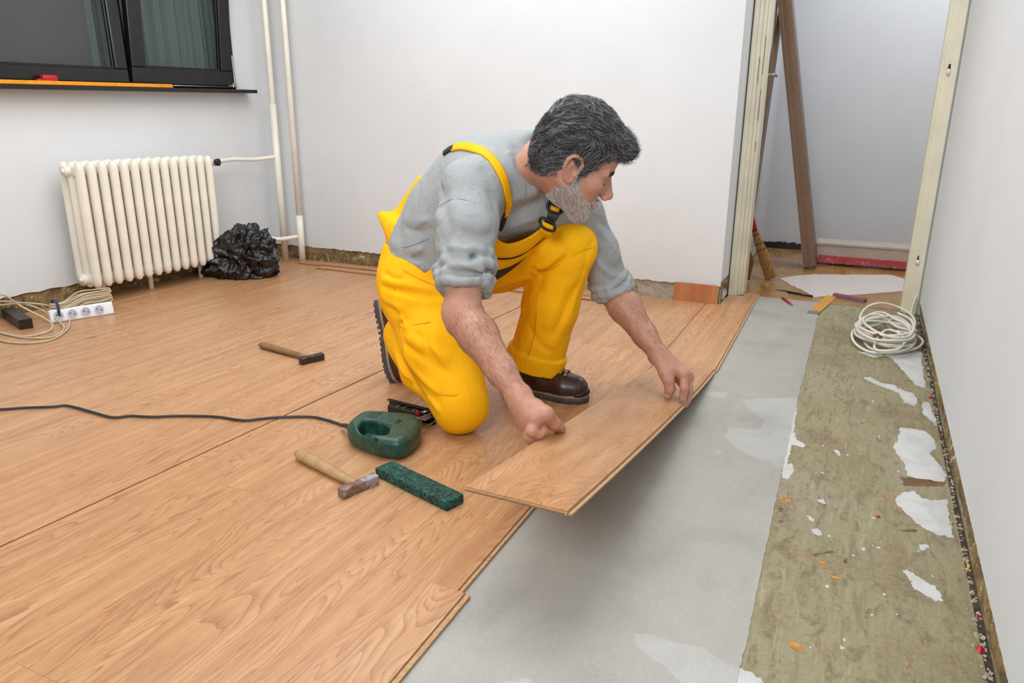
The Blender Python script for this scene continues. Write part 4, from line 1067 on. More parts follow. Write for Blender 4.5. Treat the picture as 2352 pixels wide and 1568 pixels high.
c = t.ramp(n, [(.3, (20, 54, 44)), (.55, (30, 72, 58)), (.7, (62, 98, 84))]); c = t.mix(t.math('MULTIPLY', t.mask(n2, .55, .66), .4), c, (74, 88, 58)); t.col(c); t.bump(n, .15, .001); M['green'] = t.set(.38)
np_mesh('housing', V, Q, 'green', js)
for (a, b) in (((918, 964), (908, 971)), ((924, 964), (914, 972))):
    tube('vent_slot', [F(*a, .0652), F(*b, .0652)], .0016, 'black', js, 6, raw=True)
for uv, r_ in (((862, 1008), .0045),): tube('trigger_lock', [F(*uv, .06), F(*uv, .0665)], r_, 'black', js, 12, raw=True)
for i in range(5): tube('cooling_fin', [F(832+i*2, 962-i*3, .061), F(843+i*2, 959-i*2.8, .0652), F(866+i*3, 958-i*2.4, .0652)], .0011, 'green', js, 6, 3)
# cable gland
tube('cable_gland', [F(806, 983, .034), F(795, 978, .026), F(784, 976, .014)], [.010, .0075, .0055], 'black', js, 10)
# base plate: stands on edge, channel section
P0 = F(895, 946, 0); P1 = F(1001, 974, 0)
dxy = (P1-P0)[:2]; Lp = np.linalg.norm(dxy); dxy /= Lp; nxy = np.array([dxy[1], -dxy[0]])
if nxy@(np.array([1.6, 1.1])-P0[:2]) < 0: nxy = -nxy
T = Matrix(((dxy[0], nxy[0], 0, P0[0]), (dxy[1], nxy[1], 0, P0[1]), (0, 0, 1, 0), (0, 0, 0, 1)))
bm = bmesh.new()
bm_box(bm, (0, -.002, .002), (Lp, .0005, .046), T, .0006)
bm_box(bm, (0, -.002, .044), (Lp, .011, .047), T, .0006); bm_box(bm, (0, -.002, .001), (Lp, .011, .003), T, .0006)
bm_box(bm, (Lp-.045, .0005, .030), (Lp-.0, .062, .033), T, .0006) if False else None
bm_obj('base_plate', bm, 'black_steel' if 'black_steel' in M else 'black', js)
bm = bmesh.new()
for q in (((Lp-.002, 0, .008), (Lp+.0005, .075, .013)), ((Lp-.002, 0, .041), (Lp+.0005, .075, .046)), ((Lp-.002, .068, .008), (Lp+.0005, .076, .046)), ((Lp-.060, .070, .010), (Lp, .0725, .016)), ((Lp-.060, .0705, .038), (Lp, .073, .044)), ((Lp-.06, .004, .026), (Lp-.004, .045, .0285))):
    bm_box(bm, q[0], q[1], T, .0005)
bm_obj('front_guard', bm, simple('worn_chrome', (176, 164, 146), .25, .6), js, label='bent chrome front guard of the jigsaw')
for i, x in enumerate((.055, .08, .118)):
    bm = bmesh.new(); bm_box(bm, (x, .003, .036), (x+.006, .03, .043), T, .0005); bm_obj('bracket', bm, 'steel', js)
bm = bmesh.new(); bm_box(bm, (.02, .012, .01), (Lp-.035, .034, .040), T, .003); bm_obj('tilt_block', bm, 'black', js)
tube('blade_bar', [T @ Vector((Lp-.035, .03, .042)), T @ Vector((Lp-.012, .012, .046))], .0035, 'steel', js, 8, raw=True)
bm = bmesh.new(); bm_box(bm, (Lp-.046, .034, .036), (Lp-.036, .040, .050), T, .001); bm_obj('roller', bm, 'red', js)
cord = [F(u, v, .006) for u, v in ((-160, 944), (-80, 941), (0, 940), (60, 936), (120, 934), (150, 931), (180, 937), (215, 947), (258, 958), (300, 955), (350, 957), (400, 955), (450, 955), (500, 957), (560, 965), (610, 960), (660, 957), (715, 957), (750, 964), (775, 972), (786, 976))]
tube('cord', cord, .0043, simple('dark_rubber_cord', (44, 46, 50), .5), js, 8, 5, label='black power cord')

# ================================================================== THE MAN
man = thing('person', 'kneeling man in grey sweatshirt and yellow bib overalls laying a plank with both hands', 'person', (1.95, 1.15, 0))
def plank_depth(u, v, w=None):
    """where the eye ray meets the lifted plank's top"""
    best = None
    for s_ in np.linspace(0, 1, 90):
        for w_ in ([w] if w is not None else np.linspace(0, 1, 21)):
            p = lp(s_, w_); c = CM@(p-EYE); uu, vv = c[0]/c[2]*FPX+1176, c[1]/c[2]*FPX+784; e = (uu-u)**2+(vv-v)**2
            if best is None or e < best[0]: best = (e, c[2], p)
    return best[1]
DT = plank_depth(1291, 988); DL = plank_depth(1232, 1002, 1.0); DT2 = plank_depth(1533, 914); DE2 = plank_depth(1572, 926, 0.)
RWR = C(1192, 912, DL+.055); REL = C(1062, 716, 1.93); RSH = C(1083, 436, 2.03)
LWR = C(1514, 817, DT2+.02); LEL = C(1410, 668, DT2+.15); LSH = C(1322, 488, 2.34)
HIPR = C(962, 655, 2.36); HIPL = C(1018, 618, 2.47); KNR = C(1046, 922, 2.17); KNL = C(1311, 567, 2.31)
KNR[2] = .078
ANR = C(908, 748, 2.56); ANL = C(1228, 852, 2.50)
PEL = (HIPR+HIPL)/2; WST = C(1010, 555, 2.36); CHE = C(1135, 440, 2.22); NKB = C(1222, 372, 2.13)
# head frame (camera-based axes: right, up, away)
Rc, Uc, Ac = CM[0], -CM[1], CM[2]
def cam_dir(r_, u_, a_): return Rc*r_+Uc*u_+Ac*a_
EAR = C(1316, 391, 1.93)
hx_ = cam_dir(.88, -.42, .15); hx_ /= np.linalg.norm(hx_)
hz_ = cam_dir(.45, .80, -.38); hz_ -= hx_*(hz_@hx_); hz_ /= np.linalg.norm(hz_); hy_ = np.cross(hz_, hx_)
RH = np.stack([hx_, hy_, hz_], 1); HS = 1.10
HO = EAR+hy_*.076*HS
hd = lambda x, y, z: HO+RH@(np.array([x, y, z])*HS)
def lh(p): return ((p-HO)@RH)/HS
def head(f, skin=True):
    e = lambda c, r_, k=.015, sub=False, R=None: f.ell(hd(*c), np.array(r_)*HS, RH if R is None else RH@R, k, sub)
    c = lambda a, b, ra, rb, k=.012, sub=False: f.cone(hd(*a), hd(*b), ra*HS, rb*HS, k, sub)
    e((-.006, 0, .056), (.098, .077, .084)); e((.045, 0, .045), (.055, .066, .062), .02)
    e((.048, 0, -.018), (.050, .058, .072), .02); e((.040, 0, -.055), (.046, .050, .045), .02)
    for s_ in (-1, 1):
        c((.0, .058*s_, -.035), (.068, .022*s_, -.094), .021, .022, .02); e((.066, .042*s_, -.012), (.022, .018, .018), .02)
        c((.088, .012*s_, .026), (.078, .050*s_, .024), .010, .010, .014)
        e((.099, .034*s_, .008), (.013, .018, .012), .014, True)
        e((.0815, .033*s_, .005), (.0145, .016, .0125), .004)
        c((.094, .022*s_, .0015), (.089, .047*s_, .002), .0028, .0024, .003)
        e((.110, .013*s_, -.034), (.011, .0085, .0075), .006)
        c((.100, .022*s_, -.036), (.088, .038*s_, -.062), -.0+.003, .003, .006, True)
    c((.072, 0, -.094), (.076, 0, -.102), .024, .020, .02)
    c((.093, 0, .016), (.117, 0, -.022), .0085, .0105, .010); e((.119, 0, -.027), (.0125, .012, .0105), .008); e((.093, 0, -.014), (.017, .0135, .026), .008)
    e((.098, 0, -.058), (.0125, .024, .0055), .006); e((.096, 0, -.069), (.0125, .021, .0065), .006)
    c((.104, -.024, -.0635), (.104, .024, -.0635), .0022, .0022, .003, True)
    for s_ in (-1, 1):      # ears
        Rn = np.array([[math.cos(.25), math.sin(.25)*s_, 0], [-math.sin(.25)*s_, math.cos(.25), 0], [0, 0, 1]])
        e((-.006, .079*s_, .004), (.017, .006, .029), .006, False, Rn)
        P = [(.010, .075*s_, .006), (.012, .080*s_, .022), (.002, .085*s_, .034), (-.014, .089*s_, .033), (-.024, .091*s_, .020), (-.024, .089*s_, .002), (-.015, .084*s_, -.014), (-.006, .080*s_, -.024), (.003, .077*s_, -.028), (.009, .075*s_, -.018)]
        f.chain([hd(*q) for q in catmull(P, 2)], [.0042*HS]*8+[.0045*HS]*6+[.006*HS]*5, .004)
        e((.001, .0875*s_, .0), (.010, .008, .014), .004, True); e((-.008, .090*s_, .018), (.008, .005, .009), .005, True)
        c((.010, .078*s_, -.004), (.010, .080*s_, -.010), .005, .004, .004)
body = Field()
head(body)
body.cone(hd(-.028, 0, -.02), NKB, .058*HS, .066, .03); body.cone(hd(.01, 0, -.06), NKB+(hd(.05, 0, -.0)-hd(0, 0, 0))*.6, .045, .05, .03)
# hidden trunk and legs keep the figure one continuous body
body.chain([NKB, CHE, WST, PEL], [.06, .115, .115, .11], .04)
body.cone(NKB, RSH, .05, .055, .04); body.cone(NKB, LSH, .05, .055, .04)
body.chain([RSH, RSH*.45+REL*.55, REL], [.062, .052, .047], .02)
RM = REL*.72+RWR*.28
body.chain([REL, RM+(RM-C(1128, 790, depth(RM)))*.0, REL*.30+RWR*.70, RWR], [.0475, .0505, .036, .0285], .02)
body.cone(REL+cam_dir(-.012, -.0, .01), REL+cam_dir(-.008, -.03, .0), .040, .036, .02)
body.chain([LSH, LSH*.4+LEL*.6, LEL], [.06, .052, .047], .02)
body.chain([LEL, LEL*.75+LWR*.25, LEL*.3+LWR*.7, LWR], [.050, .052, .036, .027], .02)
body.chain([HIPR, KNR], [.085, .050], .03); body.chain([HIPL, KNL], [.085, .055], .03)
body.chain([KNR, C(975, 850, 2.34), C(935, 775, 2.46), ANR], [.045, .04, .03, .018], .02); body.chain([KNL, KNL*.3+ANL*.7, ANL], [.05, .045, .036], .03)
body.chain([ANL, (2.17, .85, .045)], [.036, .025], .03); body.chain([ANR, (2.08, 1.46, .06)], [.018, .018], .02)
# ---- right hand (nearer): thumb flat on the plank, fingers hooked below its edge
k1 = .006
def H1(u, v, dd): return C(u, v, DL+dd)
def hand(f, W_, mcps, pal, fingers, thumb, rw):
    for (m_, rm) in mcps: f.cone(W_, m_, rw, rm, .014)
    for a, b, ra in pal: f.cone(a, b, ra, ra, .012)
    for P, R in fingers: f.chain(P, R, .0035)
    f.chain(thumb[0], thumb[1], .009)
m1 = [H1(1229, 960, .002), H1(1221, 967, .020), H1(1214, 973, .036), H1(1209, 977, .052)]
hand(body, RWR, [(m1[0], .0195), (m1[1], .0195), (m1[2], .0185), (m1[3], .0165)],
     [(m1[0], m1[3], .0175), (C(1210, 934, DL+.04), m1[1], .0225), (C(1228, 940, DL+.02), m1[0], .0185)],
     [([m1[0], H1(1221, 990, -.010), H1(1237, 998, .0), H1(1248, 989, .004)], [.0155, .0145, .0122, .0104]),
      ([m1[1], H1(1217, 1003, .006), H1(1232, 1017, .022), H1(1250, 1018, .030)], [.0160, .0145, .012, .0105]),
      ([m1[2], H1(1212, 1007, .024), H1(1229, 1022, .040), H1(1248, 1022, .046)], [.0122, .0112, .0095, .0088]),
      ([m1[3], H1(1209, 1004, .042), H1(1222, 1017, .056), H1(1238, 1018, .060)], [.0110, .0100, .0085, .008])],
     ([C(1205, 925, DL+.045), C(1228, 938, DL+.022), C(1253, 950, DL-.002), C(1273, 973, (DL+DT)/2-.012), C(1288, 985, DT-.012)], [.0230, .0230, .0188, .0158, .0134]), .0285)
# thumb nail groove
body.ell(C(1286, 977, DT-.029), (.0085, .006, .006), None, .003, True)
# ---- left hand (farther): thumb on top, fingers over the far edge
def H2(u, v, dd): return C(u, v, DE2+dd)
m2 = [H2(1571, 860, -.008), H2(1578, 866, .012), H2(1578, 874, .030), H2(1572, 882, .044)]
hand(body, LWR, [(m2[0], .0190), (m2[1], .0185), (m2[2], .0170), (m2[3], .0155)],
     [(m2[0], m2[3], .015), (C(1538, 842, DE2+.03), m2[1], .0185)],
     [([m2[0], H2(1572, 892, -.022), H2(1568, 914, -.012), H2(1569, 928, -.002)], [.0148, .0134, .0118, .0098]),
      ([m2[1], H2(1583, 896, .004), H2(1580, 916, .010), H2(1574, 930, .012)], [.0144, .0130, .0114, .0096]),
      ([m2[2], H2(1583, 900, .022), H2(1577, 918, .026), H2(1570, 930, .026)], [.0120, .0108, .0095, .0085]),
      ([m2[3], H2(1572, 902, .042), H2(1568, 916, .044), H2(1564, 926, .044)], [.0110, .0098, .0085, .008])],
     ([C(1520, 836, DT2+.0), C(1530, 858, DT2-.012), C(1536, 874, DT2-.022), C(1539, 893, DT2-.022), C(1535, 908, DT2-.014)], [.0225, .0215, .0175, .0150, .0125]), .0275)
body.ell(C(1532, 907, DT2-.026), (.0075, .006, .006), None, .003, True)
t = NT('skin'); v = t.coord(); n = t.noise(v, 22, 5, .6); n2 = t.noise(v, 130, 3, .6)
c = t.ramp(n, [(.25, (176, 124, 103)), (.5, (187, 136, 114)), (.75, (196, 148, 126))]); c = t.mix(t.math('MULTIPLY', t.mask(n2, .5, .75), .2), c, (180, 116, 98))
t.col(c); t.bump(n2, .25, .0015); M['skin'] = t.set(.48, Subsurface_Weight=.12, Subsurface_Scale=.02)
t.b.inputs['Subsurface Radius'].default_value = (1, .35, .2)
V, Q = body.mesh(.0027)
bodyo = np_mesh('body', V, Q, 'skin', man)
BV = V
M['nail'] = simple('fingernail', (226, 178, 160), .3, var=.02)
def nail(u, v, a, b, r_):
    p = body.near(u, v); g = body.grad(p[None])[0]; dd = b-a; dd = dd-g*(dd@g); dd /= np.linalg.norm(dd); sd = np.cross(g, dd); Vn = [p+g*.0012]; n = 14
    for k in range(n): Vn.append(p+dd*r_*1.15*math.cos(2*math.pi*k/n)+sd*r_*.85*math.sin(2*math.pi*k/n)-g*.0004)
    mk('fingernail', Vn, [(0, k+1, (k+1) % n+1) for k in range(n)], 'nail', bodyo, True)
nail(1290, 982, C(1273, 973, DT), C(1291, 986, DT), .0068); nail(1531, 905, C(1538, 893, DT2), C(1534, 908, DT2), .0066)
# ---- grey sweatshirt
sh = Field()
sh.ell(C(1003, 585, 2.37), (.150, .145, .15), None, .06)
sh.chain([C(1003, 575, 2.37), C(1050, 500, 2.31), C(1110, 430, 2.24), C(1170, 400, 2.17)], [.142, .152, .150, .112], .05)
sh.cone(C(1190, 375, 2.15), C(1228, 372, 2.12), .085, .072, .04)
sh.cone(C(1165, 395, 2.14), RSH+cam_dir(-.005, -.005, 0), .085, .082, .05); sh.cone(C(1215, 400, 2.16), LSH, .085, .082, .05)
sh.cone(C(1110, 470, 2.20), C(1228, 465, 2.24), .11, .095, .05)
RC_ = REL+(RSH-REL)*.30
LC_ = LEL+(LSH-LEL)*.10
sh.chain([RSH, C(1072, 520, 1.98), RC_+cam_dir(-.003, 0, 0)], [.086, .080, .072], .03)
sh.chain([LSH, C(1368, 575, 2.385), LC_], [.082, .069, .063], .03)
# rolled cuffs
def cuff(f, a, b, r_, turns, rt):
    ax = (b-a)/np.linalg.norm(b-a); s1 = np.cross(ax, [0, 0, 1.]); s1 /= np.linalg.norm(s1); s2 = np.cross(ax, s1)
    for j, (off, rr2) in enumerate(turns):
        P = [a+ax*(off+.006*math.sin(3*th+j*2))+(s1*math.cos(th)+s2*math.sin(th))*r_*(rr2+.04*math.sin(2*th+j)) for th in np.linspace(0, 2*math.pi, 15)]
        f.chain(P, [rt]*15, .006)
axr = (REL-RSH)/np.linalg.norm(REL-RSH)
cuff(sh, RC_, REL, .056, [(-.044, 1.20), (-.016, 1.26), (.012, 1.20), (.036, 1.10)], .0155)
cuff(sh, LC_, LC_+(LEL-LSH)*.2, .053, [(-.016, 1.14), (.010, 1.22), (.020, 1.18)], .0135)
# ribbed collar
ca = (hd(-.028, 0, -.02)-NKB); ca /= np.linalg.norm(ca); cc = NKB+ca*.012
s1 = np.cross(ca, [0, 0, 1.]); s1 /= np.linalg.norm(s1); s2 = np.cross(ca, s1)
for off, rr2, rt in ((.0, .079, .0115), (.014, .075, .0095)):
    P = [cc+ca*(off+.004*math.sin(th))+(s1*math.cos(th)+s2*math.sin(th))*rr2 for th in np.linspace(0, 2*math.pi, 21)]
    sh.chain(P, [rt]*21, .012)
base_sh = sh.path
def folds(f, L):
    done = []
    for uv, amp, w in L: done.append((f.path(uv, 4), amp, w))
    for P, a, w in done: f.fold(P, a*(1.45 if abs(a) > .003 else 1), w)
folds(sh, [
 ([(1010, 470), (1045, 458), (1085, 462)], -.0015, .005),
 ([(1140, 560), (1085, 572), (1015, 560)], .008, .016), ([(1140, 580), (1080, 592), (1018, 582)], -.011, .013),
 ([(1136, 600), (1080, 608), (1022, 600)], .008, .012), ([(1132, 622), (1075, 628), (1024, 618)], -.010, .009),
 ([(1020, 480), (1030, 530), (1016, 575)], -.010, .016), ([(1010, 400), (1018, 450), (1012, 500)], -.008, .018),
 ([(900, 560), (960, 575), (1008, 565)], .007, .014), ([(900, 575), (960, 592), (1008, 585)], -.009, .010),
 ([(905, 590), (960, 606), (1005, 602)], .006, .012), ([(930, 520), (970, 530), (1010, 520)], -.006, .014), ([(925, 505), (970, 508), (1010, 495)], .005, .014),
 ([(985, 560), (1000, 590), (1008, 620)], -.006, .012), ([(940, 610), (970, 618), (1000, 616)], .006, .012),
 ([(1160, 470), (1200, 450), (1240, 440)], .006, .018), ([(1165, 500), (1205, 478), (1250, 462)], -.008, .014),
 ([(1160, 525), (1200, 510), (1240, 500)], .006, .014), ([(1100, 380), (1130, 430), (1140, 500)], -.005, .02),
 ([(1180, 330), (1195, 380), (1230, 430)], -.006, .014), ([(1165, 340), (1180, 390), (1210, 440)], .004, .014),
 ([(1370, 520), (1400, 560), (1425, 600)], .005, .014), ([(1365, 560), (1395, 610), (1440, 625)], -.008, .012),
 ([(1365, 590), (1400, 628), (1445, 640)], .006, .010), ([(1370, 500), (1395, 520), (1415, 545)], -.006, .012),
 ([(1050, 500), (1090, 520), (1130, 510)], .004, .018), ([(1060, 530), (1100, 545), (1135, 535)], -.006, .012)])
def cloth_noise(a, s_):
    def f(p): return a*(np.sin(p[:, 0]*s_+1.7*np.sin(p[:, 1]*s_*.8+1)+1.1*np.sin(p[:, 2]*s_*.9))*np.sin(p[:, 2]*s_*.7+1.3*np.sin(p[:, 0]*s_*.6)))
    return f
sh.noise = cloth_noise(.0013, 42)
# shirt is open where the neck comes out
sh.cone(NKB+ca*.022, NKB+ca*.2, .066, .07, .006, True)
V, Q = sh.mesh(.0033)
t = NT('grey_melange_jersey'); v = t.coord(); n = t.noise(v, 760, 3, .7); n2 = t.noise(v, 120, 3, .6)
c = t.ramp(n, [(.32, (140, 144, 146)), (.5, (162, 166, 168)), (.68, (184, 188, 190))]); c = t.mix(t.math('MULTIPLY', n2, .25), c, (140, 142, 142)); t.col(c); n5 = t.noise(t.coord((1, 1, .7)), 15, 3, .5, 1.2); t.bump(t.math('ADD', t.math('MULTIPLY', n, .05), n5), .35, .03); M['jersey'] = t.set(.9)
sho = np_mesh('sweatshirt', V, Q, 'jersey', man)
M['seam_grey'] = simple('grey_stitching', (118, 122, 124), .9)
for L in ([(1008, 474), (1035, 458), (1062, 458), (1092, 466)], [(898, 560), (925, 568), (955, 560), (985, 548)]):
    P = sh.path(L, 6); tube('seam', P, .0008, 'seam_grey', sho, 5, raw=True)
# ---- yellow overalls
ov = Field()
ov.ell(C(978, 640, 2.39), (.153, .150, .150), None, .05)
ov.cone(C(984, 575, 2.40), C(995, 640, 2.40), .138, .150, .05)
ov.cone(C(1000, 625, 2.40), C(1060, 620, 2.38), .125, .10, .05)
ov.chain([C(972, 668, 2.36), C(1012, 800, 2.25), KNR+cam_dir(.012, .0, 0)], [.140, .108, .076], .04)
ov.cone(KNR+cam_dir(.024, .02, 0), KNR+cam_dir(-.005, .09, .05), .070, .084, .04)
ov.chain([KNR+cam_dir(.012, 0, 0), C(972, 850, 2.34), C(930, 768, 2.47)], [.062, .070, .074], .03)
ov.chain([HIPL, C(1150, 600, 2.42), C(1285, 562, 2.32)], [.125, .096, .080], .035)
ov.chain([C(1285, 563, 2.31), C(1312, 564, 2.31)], [.083, .077], .035)
ov.chain([C(1306, 580, 2.32), C(1268, 700, 2.41), C(1232, 816, 2.49)], [.080, .086, .093], .03)
# turned-up hem of the left trouser leg
la = C(1232, 822, 2.49)-C(1268, 700, 2.43); la /= np.linalg.norm(la); lc = C(1228, 831, 2.495)
q1 = np.cross(la, [0, 0, 1.]); q1 /= np.linalg.norm(q1); q2 = np.cross(la, q1)
P = [lc+la*(.004*math.sin(2*th))+(q1*math.cos(th)+q2*math.sin(th))*.092 for th in np.linspace(0, 2*math.pi, 25)]
def hemcut(p):   # cut the leg off flat at the hem
    m = (p-lc)@la-.016; near_ = np.linalg.norm(p-lc, axis=1)-.16
    return np.where(near_ < 0, m, -1.)
ov.cuts.append(hemcut)
ov.fn(lambda p: np.sqrt((np.sqrt(np.maximum(0, ((p-lc)@q1)**2+((p-lc)@q2)**2))-.0965)**2+np.maximum(0, np.abs((p-lc)@la+.012)-.026)**2)-.0052, .008, lc-.14, lc+.14)
# waist edge: the side opening dips below the shirt
def half(u0, v0, u1, v1, soft=0):
    """keep the part of space under the line of sight through two picture points (a slanted plane)"""
    a = ray(u0, v0); b = ray(u1, v1); n = np.cross(a, b); n /= np.linalg.norm(n)
    if n@CM[1] > 0: n = -n
    return n
nA = half(880, 556, 975, 626); nB = half(975, 628, 1060, 575)
# a and b are positive above each line; the opening is where both are positive
ov.cuts.append(lambda p: np.minimum((p-EYE)@nA, (p-EYE)@nB))
folds(ov, [
 ([(880, 640), (940, 655), (1010, 668)], .009, .013), ([(875, 655), (940, 672), (1015, 688)], -.010, .010),
 ([(885, 672), (950, 690), (1010, 695)], .007, .012), ([(885, 700), (930, 735), (900, 770)], -.008, .012),
 ([(918, 752), (960, 745), (1020, 735)], -.0025, .004), ([(905, 690), (925, 730), (935, 760)], .007, .012),
 ([(930, 770), (990, 800), (1040, 830)], .006, .014), ([(925, 785), (980, 825), (1050, 865)], -.007, .012),
 ([(925, 800), (960, 860), (1010, 905)], .007, .011), ([(918, 812), (945, 870), (985, 915)], -.010, .009),
 ([(900, 800), (930, 860), (965, 905)], .006, .010), ([(935, 870), (965, 930), (990, 960)], -.010, .011), ([(955, 880), (990, 920), (1010, 950)], .006, .010),
 ([(1000, 905), (1050, 908), (1110, 893)], -.0022, .004),
 ([(940, 640), (975, 668), (1010, 700)], -.003, .005),
 ([(882, 625), (905, 640), (930, 642)], -.007, .009), ([(876, 680), (905, 700), (930, 705)], .006, .009), ([(1010, 720), (1000, 790), (1020, 850)], .004, .016), ([(985, 730), (980, 800), (1000, 870)], -.004, .014),
 ([(950, 760), (985, 800), (1015, 860)], -.005, .010), ([(1090, 660), (1130, 672), (1180, 655)], -.006, .010), ([(1210, 655), (1200, 690), (1205, 720)], .006, .010),
 ([(1365, 545), (1350, 575), (1340, 620), (1325, 700)], -.004, .010),
 ([(1368, 568), (1330, 580), (1270, 615), (1235, 622)], -.0025, .004),
 ([(1235, 622), (1270, 600), (1300, 560)], .006, .012), ([(1230, 640), (1270, 620), (1310, 585)], -.009, .012),
 ([(1225, 610), (1240, 640), (1232, 670)], -.010, .012), ([(1238, 608), (1230, 628), (1245, 650)], .010, .010),
 ([(1240, 655), (1232, 720), (1222, 790), (1205, 835)], .0028, .0045),
 ([(1345, 620), (1320, 690), (1285, 770)], .006, .013), ([(1335, 640), (1300, 710), (1268, 780)], -.007, .012), ([(1300, 640), (1280, 700), (1245, 760)], .005, .013),
 ([(1215, 700), (1190, 760), (1180, 820)], -.005, .012), ([(1210, 740), (1240, 790), (1270, 810)], -.005, .010), ([(1130, 660), (1180, 645), (1225, 640)], .006, .012),
 ([(1140, 640), (1190, 610), (1240, 575)], -.006, .014), ([(1150, 620), (1210, 580), (1260, 545)], .005, .014), ([(1265, 540), (1290, 560), (1325, 600)], -.004, .012)])
ov.noise = cloth_noise(.0034, 22)
V, Q = ov.mesh(.0034)
t = NT('yellow_workwear'); v = t.coord(); n = t.noise(v, 600, 2, .6); n2 = t.noise(v, 6, 4, .6)
t.col(t.ramp(n2, [(.3, (250, 176, 4)), (.7, (255, 190, 10))])); n5 = t.noise(t.coord((1, 1, .55)), 13, 3, .5, 1.3); t.bump(t.math('ADD', t.math('MULTIPLY', n, .02), n5), .16, .035); M['yellow'] = t.set(.75, Specular_IOR_Level=.2)
keep = (V@np.array([0, 0, 1.])) > -1
V[:, 2] = np.maximum(V[:, 2], .0015)
ovo = np_mesh('overalls', V, Q, 'yellow', man)
M['seam'] = simple('ochre_stitching', (206, 142, 8), .8)
for L in ([(1000, 905), (1050, 908), (1110, 893)], [(918, 752), (960, 745), (1020, 735)], [(1368, 566), (1330, 580), (1270, 615), (1235, 622)], [(1238, 660), (1232, 720), (1222, 790), (1207, 832)], [(905, 660), (918, 752), (928, 810), (960, 880), (992, 930)], [(885, 590), (930, 622), (985, 650), (1020, 660)]):
    P = ov.path(L, 6); P = P+ov.grad(P)*.0009
    tube('seam', P, .0009, 'seam', ovo, 5, raw=True)
def sheet(name, rows, mat, th=.004, n=6, parent=man, push=None, **k):
    """curved cloth panel from a grid of 3-D points"""
    G = np.array(rows, float); R1 = np.array([catmull(r_, n) for r_ in G]); R2 = np.array([catmull(R1[:, j], n) for j in range(R1.shape[1])]).transpose(1, 0, 2)
    a, b = R2.shape[:2]; du = np.gradient(R2, axis=0); dv_ = np.gradient(R2, axis=1); N = np.cross(du, dv_); N /= np.linalg.norm(N, axis=2)[..., None]+1e-9
    if ((N*(EYE-R2)).sum(2)).mean() < 0: N = -N
    if push is not None: R2 = push(R2, N)
    V = np.concatenate([R2.reshape(-1, 3), (R2-N*th).reshape(-1, 3)]); o = a*b; Q = []
    for i in range(a-1):
        for j in range(b-1):
            q = [i*b+j, i*b+j+1, (i+1)*b+j+1, (i+1)*b+j]; Q.append(q); Q.append([o+x for x in q[::-1]])
    def side(ids):
        for x, y in zip(ids[:-1], ids[1:]): Q.append([x, y, o+y, o+x])
    side([j for j in range(b)]); side([(a-1)*b+j for j in range(b)][::-1]); side([i*b for i in range(a)][::-1]); side([i*b+b-1 for i in range(a)])
    ob = np_mesh(name, V, np.array(Q), mat, parent, True, **k); fixn(ob.data); return ob
def ribbon(name, field, uvw, mat, off=.003, th=.003, n=5, parent=man, **k):
    """strap lying on a surface; uvw = (u, v, half width in metres)"""
    P = [field.near(u, v) for u, v, w in uvw]; W_ = catmull([(w, 0, 0) for _, _, w in uvw], n)[:, 0]; P = catmull(P, n); Nn_ = field.grad(P)
    T_ = np.gradient(P, axis=0); T_ /= np.linalg.norm(T_, axis=1)[:, None]; Sd = np.cross(T_, Nn_); Sd /= np.linalg.norm(Sd, axis=1)[:, None]
    rows = []
    for a in (-1, -.5, 0, .5, 1):
        q = P+Sd*W_[:, None]*a; d = field.ev(q); g = field.grad(q); q = q-g*d[:, None]+g*off; rows.append(q)
    R = np.array(rows); 
    G = R.transpose(1, 0, 2); Nf = np.broadcast_to(Nn_[:, None], G.shape); a, b = G.shape[:2]; V = np.concatenate([(G+Nf*th).reshape(-1, 3), (G-Nf*.002).reshape(-1, 3)]); o = a*b; Q = []
    for i in range(a-1):
        for j in range(b-1):
            q = [i*b+j, i*b+j+1, (i+1)*b+j+1, (i+1)*b+j]; Q.append(q); Q.append([o+x for x in q[::-1]])
        for j in (0, b-1): Q.append([i*b+j, (i+1)*b+j, o+(i+1)*b+j, o+i*b+j])
    for i in (0, a-1):
        for j in range(b-1): Q.append([i*b+j, i*b+j+1, o+i*b+j+1, o+i*b+j])
    ob = np_mesh(name, V, np.array(Q), mat, parent, True, **k); fixn(ob.data); return ob
M['strap_black'] = simple('black_webbing', (34, 34, 34), .8)
# shoulder strap over the near shoulder
ribbon('shoulder_strap', sh, [(1040, 341, .014), (1062, 337, .015), (1088, 341, .016), (1115, 355, .017), (1140, 381, .017), (1156, 412, .016), (1164, 448, .013), (1166, 478, .009), (1160, 500, .006)], 'yellow', label='yellow overall strap over the near shoulder')
ribbon('strap_elastic', sh, [(1020, 354, .009), (1030, 346, .010), (1042, 340, .011)], 'strap_black', parent=man, label='black elastic end of the strap')
ribbon('strap_elastic', sh, [(1162, 486, .005), (1156, 505, .007), (1148, 528, .005)], 'strap_black')
# back panel edge standing off behind the back
dB = 2.44
def B_(u, v, dd=0.): return C(u, v, dB+dd)
sheet('back_panel', [[B_(962, 402, .0), B_(968, 405, -.03), B_(973, 409, -.05)], [B_(932, 446, .02), B_(940, 452, -.02), B_(948, 458, -.05)],
    [B_(905, 482, .04), B_(918, 494, 0), B_(930, 500, -.05)], [B_(869, 487, .07), B_(886, 503, .02), B_(905, 520, -.04)], [B_(874, 512, .05), B_(886, 535, .0), B_(900, 548, -.04)],
    [B_(886, 545, .04), B_(892, 565, .0), B_(900, 580, -.03)], [B_(884, 580, .04), B_(888, 600, .0), B_(905, 615, -.03)]], 'yellow', .004)
